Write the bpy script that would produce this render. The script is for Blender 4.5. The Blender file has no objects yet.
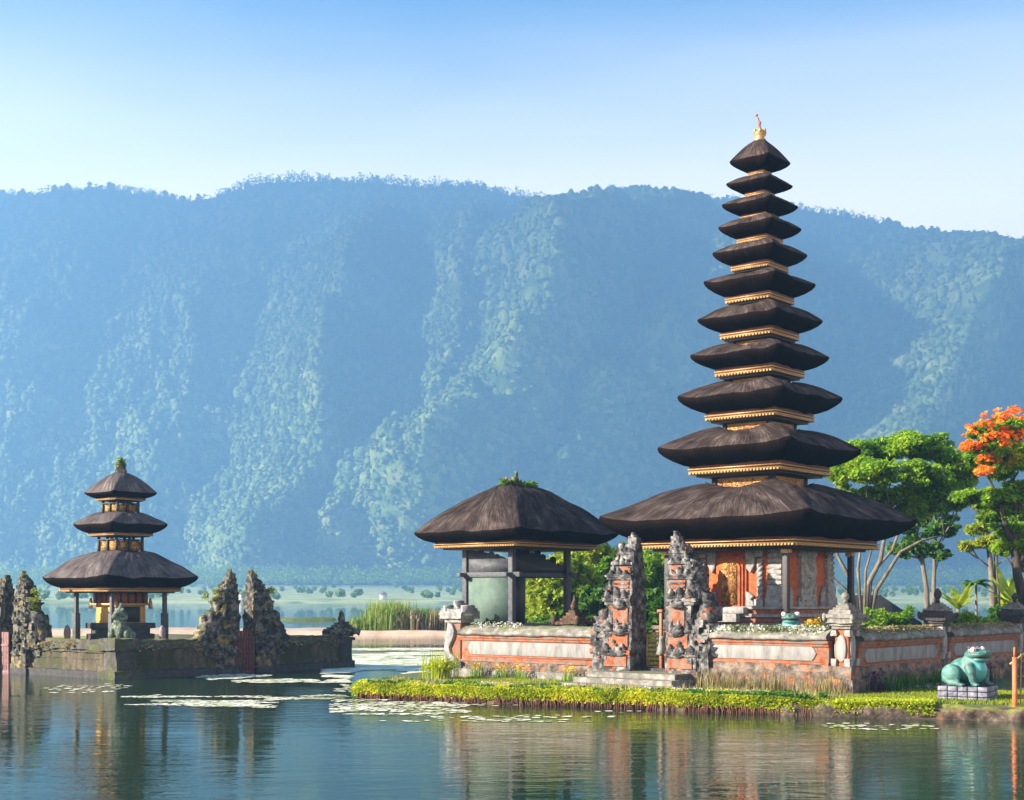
import bpy, bmesh, math, random
import numpy as np
from mathutils import Vector, Matrix

# ------------------------------------------------------------------ camera, sky, sun, exposure
R = math.radians
SC = bpy.context.scene
COL = SC.collection
random.seed(7)
RNG = np.random.default_rng(7)

CAM_Z = 3.4
cam_d = bpy.data.cameras.new('camera')
cam = bpy.data.objects.new('camera', cam_d)
COL.objects.link(cam)
cam.location = (0, 0, CAM_Z)
cam.rotation_euler = (R(90), 0, 0)
cam_d.sensor_width = 36.0
cam_d.lens = 49.22            # 1400 px across 1024
cam_d.shift_y = 198 / 1024.0
cam_d.clip_start = 0.1
cam_d.clip_end = 8000
SC.camera = cam

SUN = Vector((-0.965, -0.26, 0.0)).normalized()
SUN_EL = R(22)
sdir = Vector((SUN.x * math.cos(SUN_EL), SUN.y * math.cos(SUN_EL), math.sin(SUN_EL)))
world = bpy.data.worlds.new('World')
SC.world = world
world.use_nodes = True
wn = world.node_tree
bg = wn.nodes['Background']
sky = wn.nodes.new('ShaderNodeTexSky')
sky.sky_type = 'NISHITA'
sky.sun_disc = False
sky.sun_elevation = SUN_EL
sky.sun_rotation = math.atan2(SUN.x, SUN.y)
sky.altitude = 1200
sky.air_density = 1.0
sky.dust_density = 0.6
sky.ozone_density = 4.0
# milky air low in the sky, clear blue higher up
_tc = wn.nodes.new('ShaderNodeTexCoord'); _sx = wn.nodes.new('ShaderNodeSeparateXYZ'); _mr = wn.nodes.new('ShaderNodeMapRange'); _mx = wn.nodes.new('ShaderNodeMix')
_mr.interpolation_type = 'SMOOTHSTEP'; _mr.inputs[1].default_value = 0.25; _mr.inputs[2].default_value = 0.42; _mr.inputs[3].default_value = 1.0; _mr.inputs[4].default_value = 0.0
_mx.data_type = 'RGBA'; _mx.inputs[7].default_value = (9.9, 8.5, 6.7, 1)
wn.links.new(_tc.outputs['Generated'], _sx.inputs[0]); wn.links.new(_sx.outputs[2], _mr.inputs[0]); _nz = wn.nodes.new('ShaderNodeTexNoise'); _nz.inputs['Scale'].default_value = 2.2; _nz.inputs['Detail'].default_value = 6; _nz.inputs['Distortion'].default_value = .6
_mp = wn.nodes.new('ShaderNodeMapping'); _mp.inputs['Scale'].default_value = (1, 1, 5); wn.links.new(_tc.outputs['Generated'], _mp.inputs[0]); wn.links.new(_mp.outputs[0], _nz.inputs['Vector'])
_ma = wn.nodes.new('ShaderNodeMath'); _ma.operation = 'MULTIPLY_ADD'; _ma.inputs[1].default_value = -.05; wn.links.new(_nz.outputs['Fac'], _ma.inputs[0])   # faint uneven veil of high thin cloud
_mb = wn.nodes.new('ShaderNodeMath'); _mb.operation = 'ADD'; _mb.inputs[1].default_value = .025; wn.links.new(_sx.outputs[2], _ma.inputs[2]); wn.links.new(_ma.outputs[0], _mb.inputs[0]); wn.links.new(_mb.outputs[0], _mr.inputs[0])
wn.links.new(_mr.outputs[0], _mx.inputs[0])
_tn = wn.nodes.new('ShaderNodeMix'); _tn.data_type = 'RGBA'; _tn.blend_type = 'MULTIPLY'; _tn.inputs[0].default_value = 1; _tn.inputs[7].default_value = (.10, .52, .76, 1)
wn.links.new(sky.outputs[0], _tn.inputs[6]); wn.links.new(_tn.outputs[2], _mx.inputs[6]); wn.links.new(_mx.outputs[2], bg.inputs['Color'])
bg.inputs['Strength'].default_value = 0.08

sun_d = bpy.data.lights.new('sun', 'SUN')
sun_o = bpy.data.objects.new('sun', sun_d)
COL.objects.link(sun_o)
sun_o.rotation_euler = (-sdir).to_track_quat('-Z', 'Y').to_euler()
sun_o.location = (-60, -30, 60)
sun_d.energy = 5.0
sun_d.angle = R(0.5)
sun_d.color = (1.0, 0.88, 0.70)

SC.view_settings.view_transform = 'Standard'
SC.view_settings.look = 'None'
SC.view_settings.gamma = 1.0
SC.view_settings.use_curve_mapping = False
SC.view_settings.exposure = 1.9
SC.render.engine = 'CYCLES'
SC.cycles.use_denoising = True
SC.cycles.max_bounces = 6
SC.cycles.diffuse_bounces = 3
SC.cycles.glossy_bounces = 3
SC.cycles.transmission_bounces = 4
SC.cycles.volume_bounces = 0
SC.cycles.transparent_max_bounces = 6
SC.cycles.caustics_reflective = False
SC.cycles.caustics_refractive = False
HAZE_DENSITY = 0.00043

# ------------------------------------------------------------------ noise
def _h(ix, iy, iz, seed):
    n = (ix.astype(np.int64) * 374761393 + iy.astype(np.int64) * 668265263 + iz.astype(np.int64) * 2147483647 + seed * 144269) & 0xffffffff
    n = ((n ^ (n >> 13)) * 1274126177) & 0xffffffff
    n = ((n ^ (n >> 16)) * 2246822519) & 0xffffffff
    return ((n ^ (n >> 15)) & 0xffffff) / float(0xffffff)

def vnoise(P, seed=0):
    P = np.asarray(P, float)
    i = np.floor(P); f = P - i; f = f * f * (3 - 2 * f)
    i = i.astype(np.int64)
    out = 0
    for a in (0, 1):
        for b in (0, 1):
            for c in (0, 1):
                w = (f[:, 0] if a else 1 - f[:, 0]) * (f[:, 1] if b else 1 - f[:, 1]) * (f[:, 2] if c else 1 - f[:, 2])
                out = out + w * _h(i[:, 0] + a, i[:, 1] + b, i[:, 2] + c, seed)
    return out

def fbm(P, seed=0, oct=3):
    P = np.asarray(P, float); s = 0; a = 0.5; t = 0
    for k in range(oct):
        s = s + a * vnoise(P * 2 ** k, seed + k * 17); t += a; a *= .5
    return s / t

# ------------------------------------------------------------------ mesh builder
class MB:
    def __init__(s):
        s.v = []; s.f = []; s.n = 0; s.uv = None
    def add(s, V, F, mi=0):
        V = np.asarray(V, float).reshape(-1, 3)
        for G in (F if isinstance(F, list) else [F]):
            G = np.asarray(G, int)
            if G.ndim == 1: G = G[None, :]
            s.f.append((G + s.n, mi))
        s.v.append(V); s.n += len(V)
        return s
    def box(s, x0, x1, y0, y1, z0, z1, mi=0, step=None):
        if step is None:
            V = [(x, y, z) for z in (z0, z1) for y in (y0, y1) for x in (x0, x1)]
            F = [(0, 2, 3, 1), (4, 5, 7, 6), (0, 1, 5, 4), (2, 6, 7, 3), (0, 4, 6, 2), (1, 3, 7, 5)]
            return s.add(V, np.array(F), mi)
        lo = np.array([x0, y0, z0], float); d = np.array([x1 - x0, y1 - y0, z1 - z0], float)
        for ax in range(3):
            u, w = (ax + 1) % 3, (ax + 2) % 3
            nu, nw = max(1, int(round(d[u] / step))), max(1, int(round(d[w] / step)))
            U, W = np.meshgrid(np.linspace(0, 1, nu + 1), np.linspace(0, 1, nw + 1), indexing='ij')
            for side in (0, 1):
                P = np.zeros((U.size, 3)); P[:, u] = U.ravel(); P[:, w] = W.ravel(); P[:, ax] = side
                V = lo + P * d
                idx = np.arange(U.size).reshape(nu + 1, nw + 1)
                a, b, c, e = idx[:-1, :-1].ravel(), idx[1:, :-1].ravel(), idx[1:, 1:].ravel(), idx[:-1, 1:].ravel()
                s.add(V, np.stack([a, b, c, e] if side else [a, e, c, b], 1), mi)
        return s
    def cbox(s, cx, cy, hx, hy, z0, z1, mi=0, step=None):
        return s.box(cx - hx, cx + hx, cy - hy, cy + hy, z0, z1, mi, step)
    def lathe(s, prof, cx=0, cy=0, n=16, mi=0):
        a = np.linspace(0, 2 * np.pi, n, endpoint=False)
        V = np.concatenate([np.stack([cx + r * np.cos(a), cy + r * np.sin(a), np.full(n, z)], 1) for r, z in prof])
        i = np.arange(n); j = (i + 1) % n
        F = [np.stack([k * n + i, k * n + j, (k + 1) * n + j, (k + 1) * n + i], 1) for k in range(len(prof) - 1)]
        F.append(np.arange(n)[::-1]); F.append(np.arange(n) + (len(prof) - 1) * n)
        return s.add(V, F, mi)
    def tube(s, pts, rad, n=8, mi=0):
        P = np.asarray(pts, float); k = len(P)
        rad = np.broadcast_to(np.asarray(rad, float), (k,))
        T = np.gradient(P, axis=0); T /= np.linalg.norm(T, axis=1)[:, None] + 1e-9
        ref = np.array([0, 0, 1.0]) if abs(T[0][2]) < .8 else np.array([1.0, 0, 0])
        a = np.linspace(0, 2 * np.pi, n, endpoint=False); V = []
        A = np.cross(T[0], ref); A /= np.linalg.norm(A)
        for q in range(k):
            A = A - T[q] * A.dot(T[q]); A /= np.linalg.norm(A) + 1e-9
            B = np.cross(T[q], A)
            V.append(P[q] + rad[q] * (np.cos(a)[:, None] * A + np.sin(a)[:, None] * B))
        i = np.arange(n); j = (i + 1) % n
        F = [np.stack([q * n + i, q * n + j, (q + 1) * n + j, (q + 1) * n + i], 1) for q in range(k - 1)]
        F.append(np.arange(n)[::-1]); F.append(np.arange(n) + (k - 1) * n)
        return s.add(np.concatenate(V), F, mi)
    def prism(s, pts, a0, a1, axis='y', mi=0):
        """outline pts (p,z) extruded along y (or x)"""
        P = np.asarray(pts, float); k = len(P)
        def lay(a):
            o = np.full(k, a)
            return np.stack([P[:, 0], o, P[:, 1]], 1) if axis == 'y' else (np.stack([o, P[:, 0], P[:, 1]], 1) if axis == 'x' else np.stack([P[:, 0], P[:, 1], o], 1))
        i = np.arange(k); j = (i + 1) % k
        return s.add(np.concatenate([lay(a0), lay(a1)]), [np.stack([i, j, k + j, k + i], 1), i[::-1].copy(), i + k], mi)
    def ball(s, c, r, mi=0, n=10):
        r = np.broadcast_to(np.asarray(r, float), (3,)); m = max(4, n // 2)
        th = np.linspace(0, np.pi, m + 1)[1:-1]; a = np.linspace(0, 2 * np.pi, n, endpoint=False)
        V = [np.stack([np.sin(t) * np.cos(a), np.sin(t) * np.sin(a), np.full(n, np.cos(t))], 1) for t in th]
        V = np.concatenate(V + [np.array([[0, 0, 1.0], [0, 0, -1.0]])])
        i = np.arange(n); j = (i + 1) % n; q = len(th)
        F = [np.stack([k * n + i, (k + 1) * n + i, (k + 1) * n + j, k * n + j], 1) for k in range(q - 1)]
        F.append(np.stack([i, j, np.full(n, q * n)], 1)); F.append(np.stack([(q - 1) * n + j, (q - 1) * n + i, np.full(n, q * n + 1)], 1))
        return s.add(V * r + np.asarray(c, float), F, mi)
    def warp(s, amp, freq, seed=0):
        for k, V in enumerate(s.v):
            D = np.stack([vnoise(V * freq + 11.3 * (q + 1), seed + q) for q in range(3)], 1) - .5
            s.v[k] = V + 2 * amp * D
        return s
    def xf(s, M):
        M = np.array(M); s.v = [V @ M[:3, :3].T + M[:3, 3] for V in s.v]; return s
    def build(s, name, mats, parent=None, smooth=False, bevel=0, rnd=False, attr=None):
        V = np.concatenate(s.v); me = bpy.data.meshes.new(name)
        me.vertices.add(len(V)); me.vertices.foreach_set('co', V.ravel())
        li = np.concatenate([G.ravel() for G, _ in s.f]); cnt = np.concatenate([np.full(len(G), G.shape[1]) for G, _ in s.f])
        mi = np.concatenate([np.full(len(G), m) for G, m in s.f])
        me.loops.add(len(li)); me.loops.foreach_set('vertex_index', li.astype(np.int32))
        me.polygons.add(len(cnt)); st = np.concatenate([[0], np.cumsum(cnt)[:-1]])
        me.polygons.foreach_set('loop_start', st.astype(np.int32))
        try: me.polygons.foreach_set('loop_total', cnt.astype(np.int32))
        except Exception: pass
        me.polygons.foreach_set('material_index', mi.astype(np.int32))
        if smooth: me.polygons.foreach_set('use_smooth', np.ones(len(cnt), bool))
        if s.uv is not None:
            ul = me.uv_layers.new(name='UVMap'); UV = np.concatenate(s.uv)[li]
            ul.data.foreach_set('uv', UV.ravel())
        if rnd:
            a = me.attributes.new('rnd', 'FLOAT', 'FACE')
            if attr is None:
                C0 = V[li[st]]; attr = np.clip(.5 + .75 * (RNG.random(len(cnt)) - .5) + 1.5 * (fbm(C0 * 1.3 + 9.1, 61, 3) - .5), 0, 1)
            a.data.foreach_set('value', np.asarray(attr).astype(np.float32))
        me.update(); me.validate()
        for m in (mats if isinstance(mats, (list, tuple)) else [mats]): me.materials.append(m)
        o = bpy.data.objects.new(name, me); COL.objects.link(o)
        if parent is not None: o.parent = parent
        if bevel:
            b = o.modifiers.new('bevel', 'BEVEL'); b.width = bevel; b.segments = 2; b.limit_method = 'ANGLE'; b.angle_limit = R(40)
        return o

def tag(o, label=None, cat=None, group=None, kind=None):
    if label: o['label'] = label
    if cat: o['category'] = cat
    if group: o['group'] = group
    if kind: o['kind'] = kind
    return o

def thing(name, label, cat, loc=(0, 0, 0), rz=0, group=None):
    o = bpy.data.objects.new(name, None); COL.objects.link(o)
    o.location = loc; o.rotation_euler = (0, 0, rz); o.empty_display_size = .2
    return tag(o, label, cat, group)

def copy_tree(o, parent=None):
    c = o.copy(); COL.objects.link(c)
    if parent is not None:
        c.parent = parent
    for ch in list(o.children): copy_tree(ch, c)
    return c

# ------------------------------------------------------------------ materials
def lin(c):
    return tuple(c) + (1.0,)

def base_mat(name):
    m = bpy.data.materials.new(name); m.use_nodes = True
    nt = m.node_tree; nt.nodes.clear()
    out = nt.nodes.new('ShaderNodeOutputMaterial'); b = nt.nodes.new('ShaderNodeBsdfPrincipled')
    nt.links.new(b.outputs[0], out.inputs[0])
    return m, nt, b, out

def ramp(nt, fac, stops):
    r = nt.nodes.new('ShaderNodeValToRGB'); cr = r.color_ramp
    while len(cr.elements) < len(stops): cr.elements.new(.5)
    for e, (p, c) in zip(cr.elements, stops):
        e.position = p; e.color = lin(c)
    nt.links.new(fac, r.inputs[0]); return r.outputs[0]

def noise(nt, vec, scale, detail=5, rough=.6, dist=0):
    n = nt.nodes.new('ShaderNodeTexNoise'); n.inputs['Scale'].default_value = scale
    n.inputs['Detail'].default_value = detail; n.inputs['Roughness'].default_value = rough; n.inputs['Distortion'].default_value = dist
    nt.links.new(vec, n.inputs['Vector']); return n.outputs['Fac']

def coords(nt, kind='Object', stretch=(1, 1, 1)):
    tc = nt.nodes.new('ShaderNodeTexCoord'); mp = nt.nodes.new('ShaderNodeMapping')
    mp.inputs['Scale'].default_value = stretch
    nt.links.new(tc.outputs[kind], mp.inputs['Vector']); return mp.outputs[0]

def mixc(nt, fac, a, b):
    m = nt.nodes.new('ShaderNodeMix'); m.data_type = 'RGBA'
    for s, v in ((m.inputs[0], fac), (m.inputs[6], a), (m.inputs[7], b)):
        if hasattr(v, 'links') or hasattr(v, 'is_linked'): nt.links.new(v, s)
        elif isinstance(v, (int, float)): s.default_value = v
        else: s.default_value = lin(v)
    return m.outputs[2]

def maprange(nt, v, a, b, c=0., d=1.):
    m = nt.nodes.new('ShaderNodeMapRange')
    for i, x in enumerate((a, b, c, d)): m.inputs[i + 1].default_value = x
    nt.links.new(v, m.inputs[0]); return m.outputs[0]

def bump(nt, b, h, strength=.5, dist=.02):
    n = nt.nodes.new('ShaderNodeBump'); n.inputs['Strength'].default_value = strength; n.inputs['Distance'].default_value = dist
    nt.links.new(h, n.inputs['Height']); nt.links.new(n.outputs[0], b.inputs['Normal'])

def stone(name, stops, scale=3., bscale=14., bstr=.6, rough=.9, moss=None, patch=None, stretch=(1, 1, 1), metal=0.):
    """weathered mineral: colour noise, optional moss on what faces up, optional second-colour patches (worn plaster, bare brick)"""
    m, nt, b, out = base_mat(name)
    v = coords(nt, 'Object', stretch)
    c = ramp(nt, noise(nt, v, scale, 8, .65), stops)
    if patch:
        pc, ps, lo, hi = patch
        c = mixc(nt, maprange(nt, noise(nt, v, ps, 6, .6, .6), lo, hi), c, pc)
    if moss:
        mc, amt = moss
        g = nt.nodes.new('ShaderNodeNewGeometry'); sx = nt.nodes.new('ShaderNodeSeparateXYZ')
        nt.links.new(g.outputs['Normal'], sx.inputs[0])
        ad = nt.nodes.new('ShaderNodeMath'); ad.operation = 'MULTIPLY_ADD'
        nt.links.new(sx.outputs[2], ad.inputs[0]); ad.inputs[1].default_value = .35
        nt.links.new(noise(nt, v, 2.3, 6, .7), ad.inputs[2])
        c = mixc(nt, maprange(nt, ad.outputs[0], 1.0 - amt, 1.18 - amt), c, mc)
    nt.links.new(c, b.inputs['Base Color'])
    b.inputs['Roughness'].default_value = rough; b.inputs['Metallic'].default_value = metal
    bump(nt, b, noise(nt, v, bscale, 8, .7), bstr, .04)
    return m

def leafy(name, stops, transl=.4, gloss=.12):
    m, nt, b, out = base_mat(name)
    at = nt.nodes.new('ShaderNodeAttribute'); at.attribute_name = 'rnd'
    c = ramp(nt, at.outputs['Fac'], stops)
    nt.links.new(c, b.inputs['Base Color']); b.inputs['Roughness'].default_value = .55
    b.inputs['Specular IOR Level'].default_value = gloss * 2
    tr = nt.nodes.new('ShaderNodeBsdfTranslucent'); mx = nt.nodes.new('ShaderNodeMixShader')
    hsv = nt.nodes.new('ShaderNodeHueSaturation'); hsv.inputs['Value'].default_value = 1.5; hsv.inputs['Hue'].default_value = .485
    nt.links.new(c, hsv.inputs['Color']); nt.links.new(hsv.outputs[0], tr.inputs['Color'])
    mx.inputs[0].default_value = transl
    nt.links.new(b.outputs[0], mx.inputs[1]); nt.links.new(tr.outputs[0], mx.inputs[2]); nt.links.new(mx.outputs[0], out.inputs[0])
    return m

def thatch_mat(name, stops, rough=.95, bstr=.9):
    m, nt, b, out = base_mat(name)
    v = coords(nt, 'UV', (9, .7, 1)); v2 = coords(nt, 'UV', (1.1, .8, 1)); v3 = coords(nt, 'UV', (34, 1.6, 1))
    n1 = noise(nt, v, 1.6, 6, .7, .3); n2 = noise(nt, v2, 1.3, 5, .6); n3 = noise(nt, v3, 1.0, 5, .7)
    ad = nt.nodes.new('ShaderNodeMath'); ad.operation = 'MULTIPLY_ADD'
    nt.links.new(n2, ad.inputs[0]); ad.inputs[1].default_value = .9; nt.links.new(n1, ad.inputs[2])
    ad2 = nt.nodes.new('ShaderNodeMath'); ad2.operation = 'MULTIPLY_ADD'
    nt.links.new(n3, ad2.inputs[0]); ad2.inputs[1].default_value = .7; nt.links.new(ad.outputs[0], ad2.inputs[2])
    c = ramp(nt, maprange(nt, ad2.outputs[0], .93, 1.66), stops)
    nt.links.new(c, b.inputs['Base Color']); b.inputs['Roughness'].default_value = rough
    b.inputs['Specular IOR Level'].default_value = .04
    bump(nt, b, ad2.outputs[0], bstr, .07)
    return m

def plain(name, c, rough=.6, metal=0, var=.25, scale=8):
    return stone(name, [(.3, tuple(x * (1 - var) for x in c)), (.7, tuple(min(1, x * (1 + var)) for x in c))], scale, 25, .25, rough, metal=metal)

def carved_gold(name, scale=7.):
    """gilded relief: bright raised scrolls over a dark red ground"""
    m, nt, b, out = base_mat(name)
    v = coords(nt, 'Object')
    vo = nt.nodes.new('ShaderNodeTexVoronoi'); vo.feature = 'SMOOTH_F1'; vo.inputs['Scale'].default_value = scale
    nt.links.new(v, vo.inputs['Vector'])
    w = noise(nt, v, scale * 1.7, 3, .5, 2.5)
    ad = nt.nodes.new('ShaderNodeMath'); ad.operation = 'SUBTRACT'; nt.links.new(w, ad.inputs[0])
    mu = nt.nodes.new('ShaderNodeMath'); mu.operation = 'MULTIPLY'; nt.links.new(vo.outputs['Distance'], mu.inputs[0]); mu.inputs[1].default_value = .25
    nt.links.new(mu.outputs[0], ad.inputs[1])
    c = ramp(nt, ad.outputs[0], [(.30, (.06, .014, .008)), (.38, (.26, .10, .02)), (.50, (.60, .34, .07))])
    nt.links.new(c, b.inputs['Base Color']); b.inputs['Roughness'].default_value = .42
    b.inputs['Metallic'].default_value = .25
    bump(nt, b, ad.outputs[0], 1.0, .05)
    return m

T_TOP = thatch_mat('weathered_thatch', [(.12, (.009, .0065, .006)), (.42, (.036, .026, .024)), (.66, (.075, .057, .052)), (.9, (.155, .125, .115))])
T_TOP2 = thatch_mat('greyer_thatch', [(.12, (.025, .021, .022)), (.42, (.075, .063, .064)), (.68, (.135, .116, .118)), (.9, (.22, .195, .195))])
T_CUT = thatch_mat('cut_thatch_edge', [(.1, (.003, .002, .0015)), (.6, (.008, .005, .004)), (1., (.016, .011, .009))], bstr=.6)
TRIMDARK = plain('dark_trim', (.075, .024, .014), .6, 0, .4, 12)
GOLD = plain('gilding', (.36, .22, .085), .45, .25, .5, 16)
GOLDC = carved_gold('carved_gilding')
GOLDT = carved_gold('gilded_trim', 14.)
REDWOOD = plain('red_brown_wood', (.22, .07, .03), .6, 0, .4, 12)
DARKWOOD = plain('dark_wood', (.018, .016, .018), .6, 0, .4, 10)
BLUEWOOD = plain('blue_grey_wood', (.055, .06, .075), .7, 0, .5, 6)
ORANGE = stone('orange_brick', [(.28, (.13, .03, .012)), (.45, (.31, .068, .018)), (.6, (.40, .10, .028)), (.75, (.38, .16, .08))], 6, 16, .6, .9)
ORANGE_W = stone('worn_orange_brick', [(.3, (.10, .035, .02)), (.5, (.27, .075, .03)), (.7, (.36, .15, .08))], 5, 16, .8, .95, patch=((.16, .13, .115), 3.4, .46, .60))
GREY = stone('grey_carved_stone', [(.25, (.09, .09, .095)), (.5, (.24, .235, .24)), (.75, (.42, .40, .39))], 5, 16, .9, .95)
GATE = stone('gate_carved_stone', [(.36, (.010, .010, .012)), (.48, (.05, .048, .052)), (.58, (.17, .165, .165)), (.75, (.40, .38, .36))], 3.2, 15, .9, .95, patch=((.30, .08, .03), 2.2, .60, .64), moss=((.08, .08, .025), .14))
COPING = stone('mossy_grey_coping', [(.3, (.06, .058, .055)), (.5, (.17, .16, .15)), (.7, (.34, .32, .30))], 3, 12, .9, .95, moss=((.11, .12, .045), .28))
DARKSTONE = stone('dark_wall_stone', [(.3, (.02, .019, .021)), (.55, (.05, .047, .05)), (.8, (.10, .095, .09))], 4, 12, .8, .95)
BASE = stone('stained_base_stone', [(.34, (.025, .02, .017)), (.5, (.11, .085, .07)), (.7, (.27, .225, .195))], 3, 12, .9, .95, patch=((.35, .12, .05), 2.4, .52, .64), moss=((.12, .12, .04), .12))
WHITE = stone('weathered_white_plaster', [(.3, (.085, .085, .09)), (.44, (.18, .177, .18)), (.6, (.245, .24, .243)), (.8, (.21, .206, .20))], 3.0, 20, .3, .85, stretch=(1.6, 1.6, .35), patch=((.15, .15, .13), 1.6, .56, .78))
MOSSY = stone('mossy_island_stone', [(.3, (.022, .022, .022)), (.5, (.06, .058, .055)), (.75, (.15, .14, .125))], 3.5, 12, 1., .95, moss=((.13, .13, .025), .42), patch=((.05, .06, .015), 1.6, .46, .6))
ISLGATE = stone('lichened_island_gate', [(.36, (.008, .008, .008)), (.48, (.035, .033, .03)), (.58, (.12, .115, .10)), (.76, (.30, .28, .25))], 3.6, 16, 1., .95, moss=((.07, .10, .02), .30), patch=((.26, .19, .05), 2., .56, .66))
BARK = stone('pale_bark', [(.3, (.06, .05, .04)), (.6, (.16, .14, .115)), (.8, (.28, .26, .22))], 6, 18, .8, .95, stretch=(1, 1, .25))
DBARK = stone('dark_bark', [(.3, (.02, .016, .013)), (.7, (.07, .058, .045))], 6, 18, .8, .95, stretch=(1, 1, .25))
L_BRIGHT = leafy('bright_leaves', [(.0, (.045, .13, .010)), (.5, (.15, .30, .018)), (1., (.32, .46, .03))], .5)
L_DEEP = leafy('deep_green_leaves', [(.0, (.015, .065, .010)), (.5, (.055, .16, .018)), (1., (.15, .28, .03))], .45)
L_BAMBOO = leafy('yellow_green_leaves', [(.0, (.12, .21, .016)), (.5, (.27, .36, .03)), (1., (.42, .46, .05))], .55)
ISLWALL = stone('brown_island_wall', [(.3, (.022, .018, .012)), (.5, (.07, .056, .038)), (.72, (.16, .13, .085))], 3., 12, 1., .95, moss=((.11, .12, .02), .30), patch=((.035, .042, .014), 1.4, .48, .62), stretch=(1, 1, .5))
L_HEDGE = leafy('golden_hedge_leaves', [(.0, (.13, .19, .010)), (.5, (.34, .42, .016)), (1., (.58, .57, .03))], .45)
L_FLAME = leafy('flame_blossom', [(.0, (.72, .12, .012)), (.5, (.85, .26, .02)), (1., (.92, .46, .05))], .35)
L_REED = leafy('reed_blades', [(.0, (.06, .15, .014)), (.5, (.16, .27, .03)), (1., (.32, .34, .08))], .4)
L_DRY = leafy('dry_grass_blades', [(.0, (.10, .12, .03)), (.5, (.26, .21, .09)), (1., (.42, .33, .18))], .35)
L_LAWN = leafy('lawn_blades', [(.0, (.09, .15, .012)), (.5, (.20, .26, .02)), (1., (.34, .36, .03))], .4)
L_WHITE = leafy('white_flowers', [(.0, (.10, .14, .05)), (.45, (.2, .22, .12)), (.5, (.6, .6, .52)), (1., (.8, .8, .74))], .3)
L_YELLOW = leafy('yellow_blossom', [(.0, (.5, .25, .01)), (1., (.75, .5, .03))], .3)
L_PURPLE = leafy('purple_leaves', [(.0, (.05, .012, .04)), (1., (.14, .03, .10))], .3)

# ------------------------------------------------------------------ foliage
def leaves(mb, C, size, up=.3, elong=2.0, sizevar=.5, dirs=None):
    """one diamond-shaped leaf per centre"""
    C = np.asarray(C, float); n = len(C)
    N = RNG.normal(size=(n, 3)); N[:, 2] = np.abs(N[:, 2]) + up; N /= np.linalg.norm(N, axis=1)[:, None]
    A = RNG.normal(size=(n, 3)) if dirs is None else dirs + RNG.normal(size=(n, 3)) * .25
    A -= N * (A * N).sum(1)[:, None]; A /= np.linalg.norm(A, axis=1)[:, None] + 1e-9
    B = np.cross(N, A); s = size * (1 - sizevar / 2 + sizevar * RNG.random(n))[:, None]
    L = A * s * elong / 2; W = B * s / 2
    V = np.stack([C - L, C + W - L * .1, C + L - N * s * .15, C - W - L * .1], 1).reshape(-1, 3)
    return mb.add(V, np.arange(4 * n).reshape(n, 4))

def ellip_pts(c, r, n, shell=.55):
    D = RNG.normal(size=(n, 3)); D /= np.linalg.norm(D, axis=1)[:, None]
    q = (shell + (1 - shell) * RNG.random(n)) ** 1.0
    return np.asarray(c) + D * q[:, None] * np.asarray(r)

def crown_pts(clumps, sub=14, per=60, subr=.34):
    out = []
    for c, r in clumps:
        r = np.broadcast_to(np.asarray(r, float), (3,))
        S = ellip_pts(c, r * .8, sub, .45)
        for q in S:
            k = subr * (.7 + .6 * RNG.random())
            out.append(ellip_pts(q, r * k * np.array([1, 1, .75]), per, .3))
    return np.concatenate(out)

def blades(mb, base, h, w, lean=.25, seg=2, hv=.5):
    """upright tapering blades rooted at base points"""
    base = np.asarray(base, float); n = len(base)
    a = RNG.random(n) * 2 * np.pi; D = np.stack([np.cos(a), np.sin(a), 0 * a], 1)
    b = a + 1.57 + RNG.normal(size=n) * .4; L = np.stack([np.cos(b), np.sin(b), 0 * b], 1)
    H = h * (1 - hv / 2 + hv * RNG.random(n))[:, None]; ln = lean * RNG.random(n)[:, None]
    Z = np.array([0, 0, 1.0]); W = D * w / 2
    m = base + Z * H * .55 + L * H * ln * .3; t = base + Z * H * (1 - .3 * ln) + L * H * ln
    V = np.stack([base - W, base + W, m + W * .8, m - W * .8, t + W * .15, t - W * .15], 1).reshape(-1, 3)
    i = np.arange(n)[:, None] * 6
    return mb.add(V, [np.concatenate([i + np.array([[0, 1, 2, 3]]), i + np.array([[3, 2, 4, 5]])])])

def px(x, D):
    return (x - 512) / 1400.0 * D
# ------------------------------------------------------------------ setting: water
def make_water():
    m, nt, b, out = base_mat('lake_water')
    b.inputs['Base Color'].default_value = lin((.013, .036, .020)); b.inputs['Roughness'].default_value = .015; b.inputs['IOR'].default_value = 1.36
    v = coords(nt, 'Object', (.55, 1.5, 1)); v2 = coords(nt, 'Object', (.12, .35, 1)); v3 = coords(nt, 'Object', (1.4, 4.2, 1))
    a = noise(nt, v, 1.0, 4, .6, 1.2); c = noise(nt, v2, 1.0, 2, .5); f = noise(nt, v3, 1.0, 2, .5)
    # breeze patches: ripples strong in some places, glassy in others
    pv = coords(nt, 'Object', (.035, .09, 1)); patch = maprange(nt, noise(nt, pv, 1., 3, .5), .38, .62, .25, 1.)
    def mad(x, k, y):
        n = nt.nodes.new('ShaderNodeMath'); n.operation = 'MULTIPLY_ADD'; nt.links.new(x, n.inputs[0]); n.inputs[1].default_value = k
        nt.links.new(y, n.inputs[2]) if hasattr(y, 'is_linked') else setattr(n.inputs[2], 'default_value', y); return n.outputs[0]
    h = mad(f, .22, a)
    mu = nt.nodes.new('ShaderNodeMath'); mu.operation = 'MULTIPLY'; nt.links.new(h, mu.inputs[0]); nt.links.new(patch, mu.inputs[1])
    bump(nt, b, mad(c, .8, mu.outputs[0]), .46, .05)
    mb = MB(); mb.add([(-1460, -55, 0), (1460, -55, 0), (1460, 1040, 0), (-1460, 1040, 0)], [[0, 1, 2, 3]])
    return tag(mb.build('lake_water', m), kind='structure')
make_water()

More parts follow.
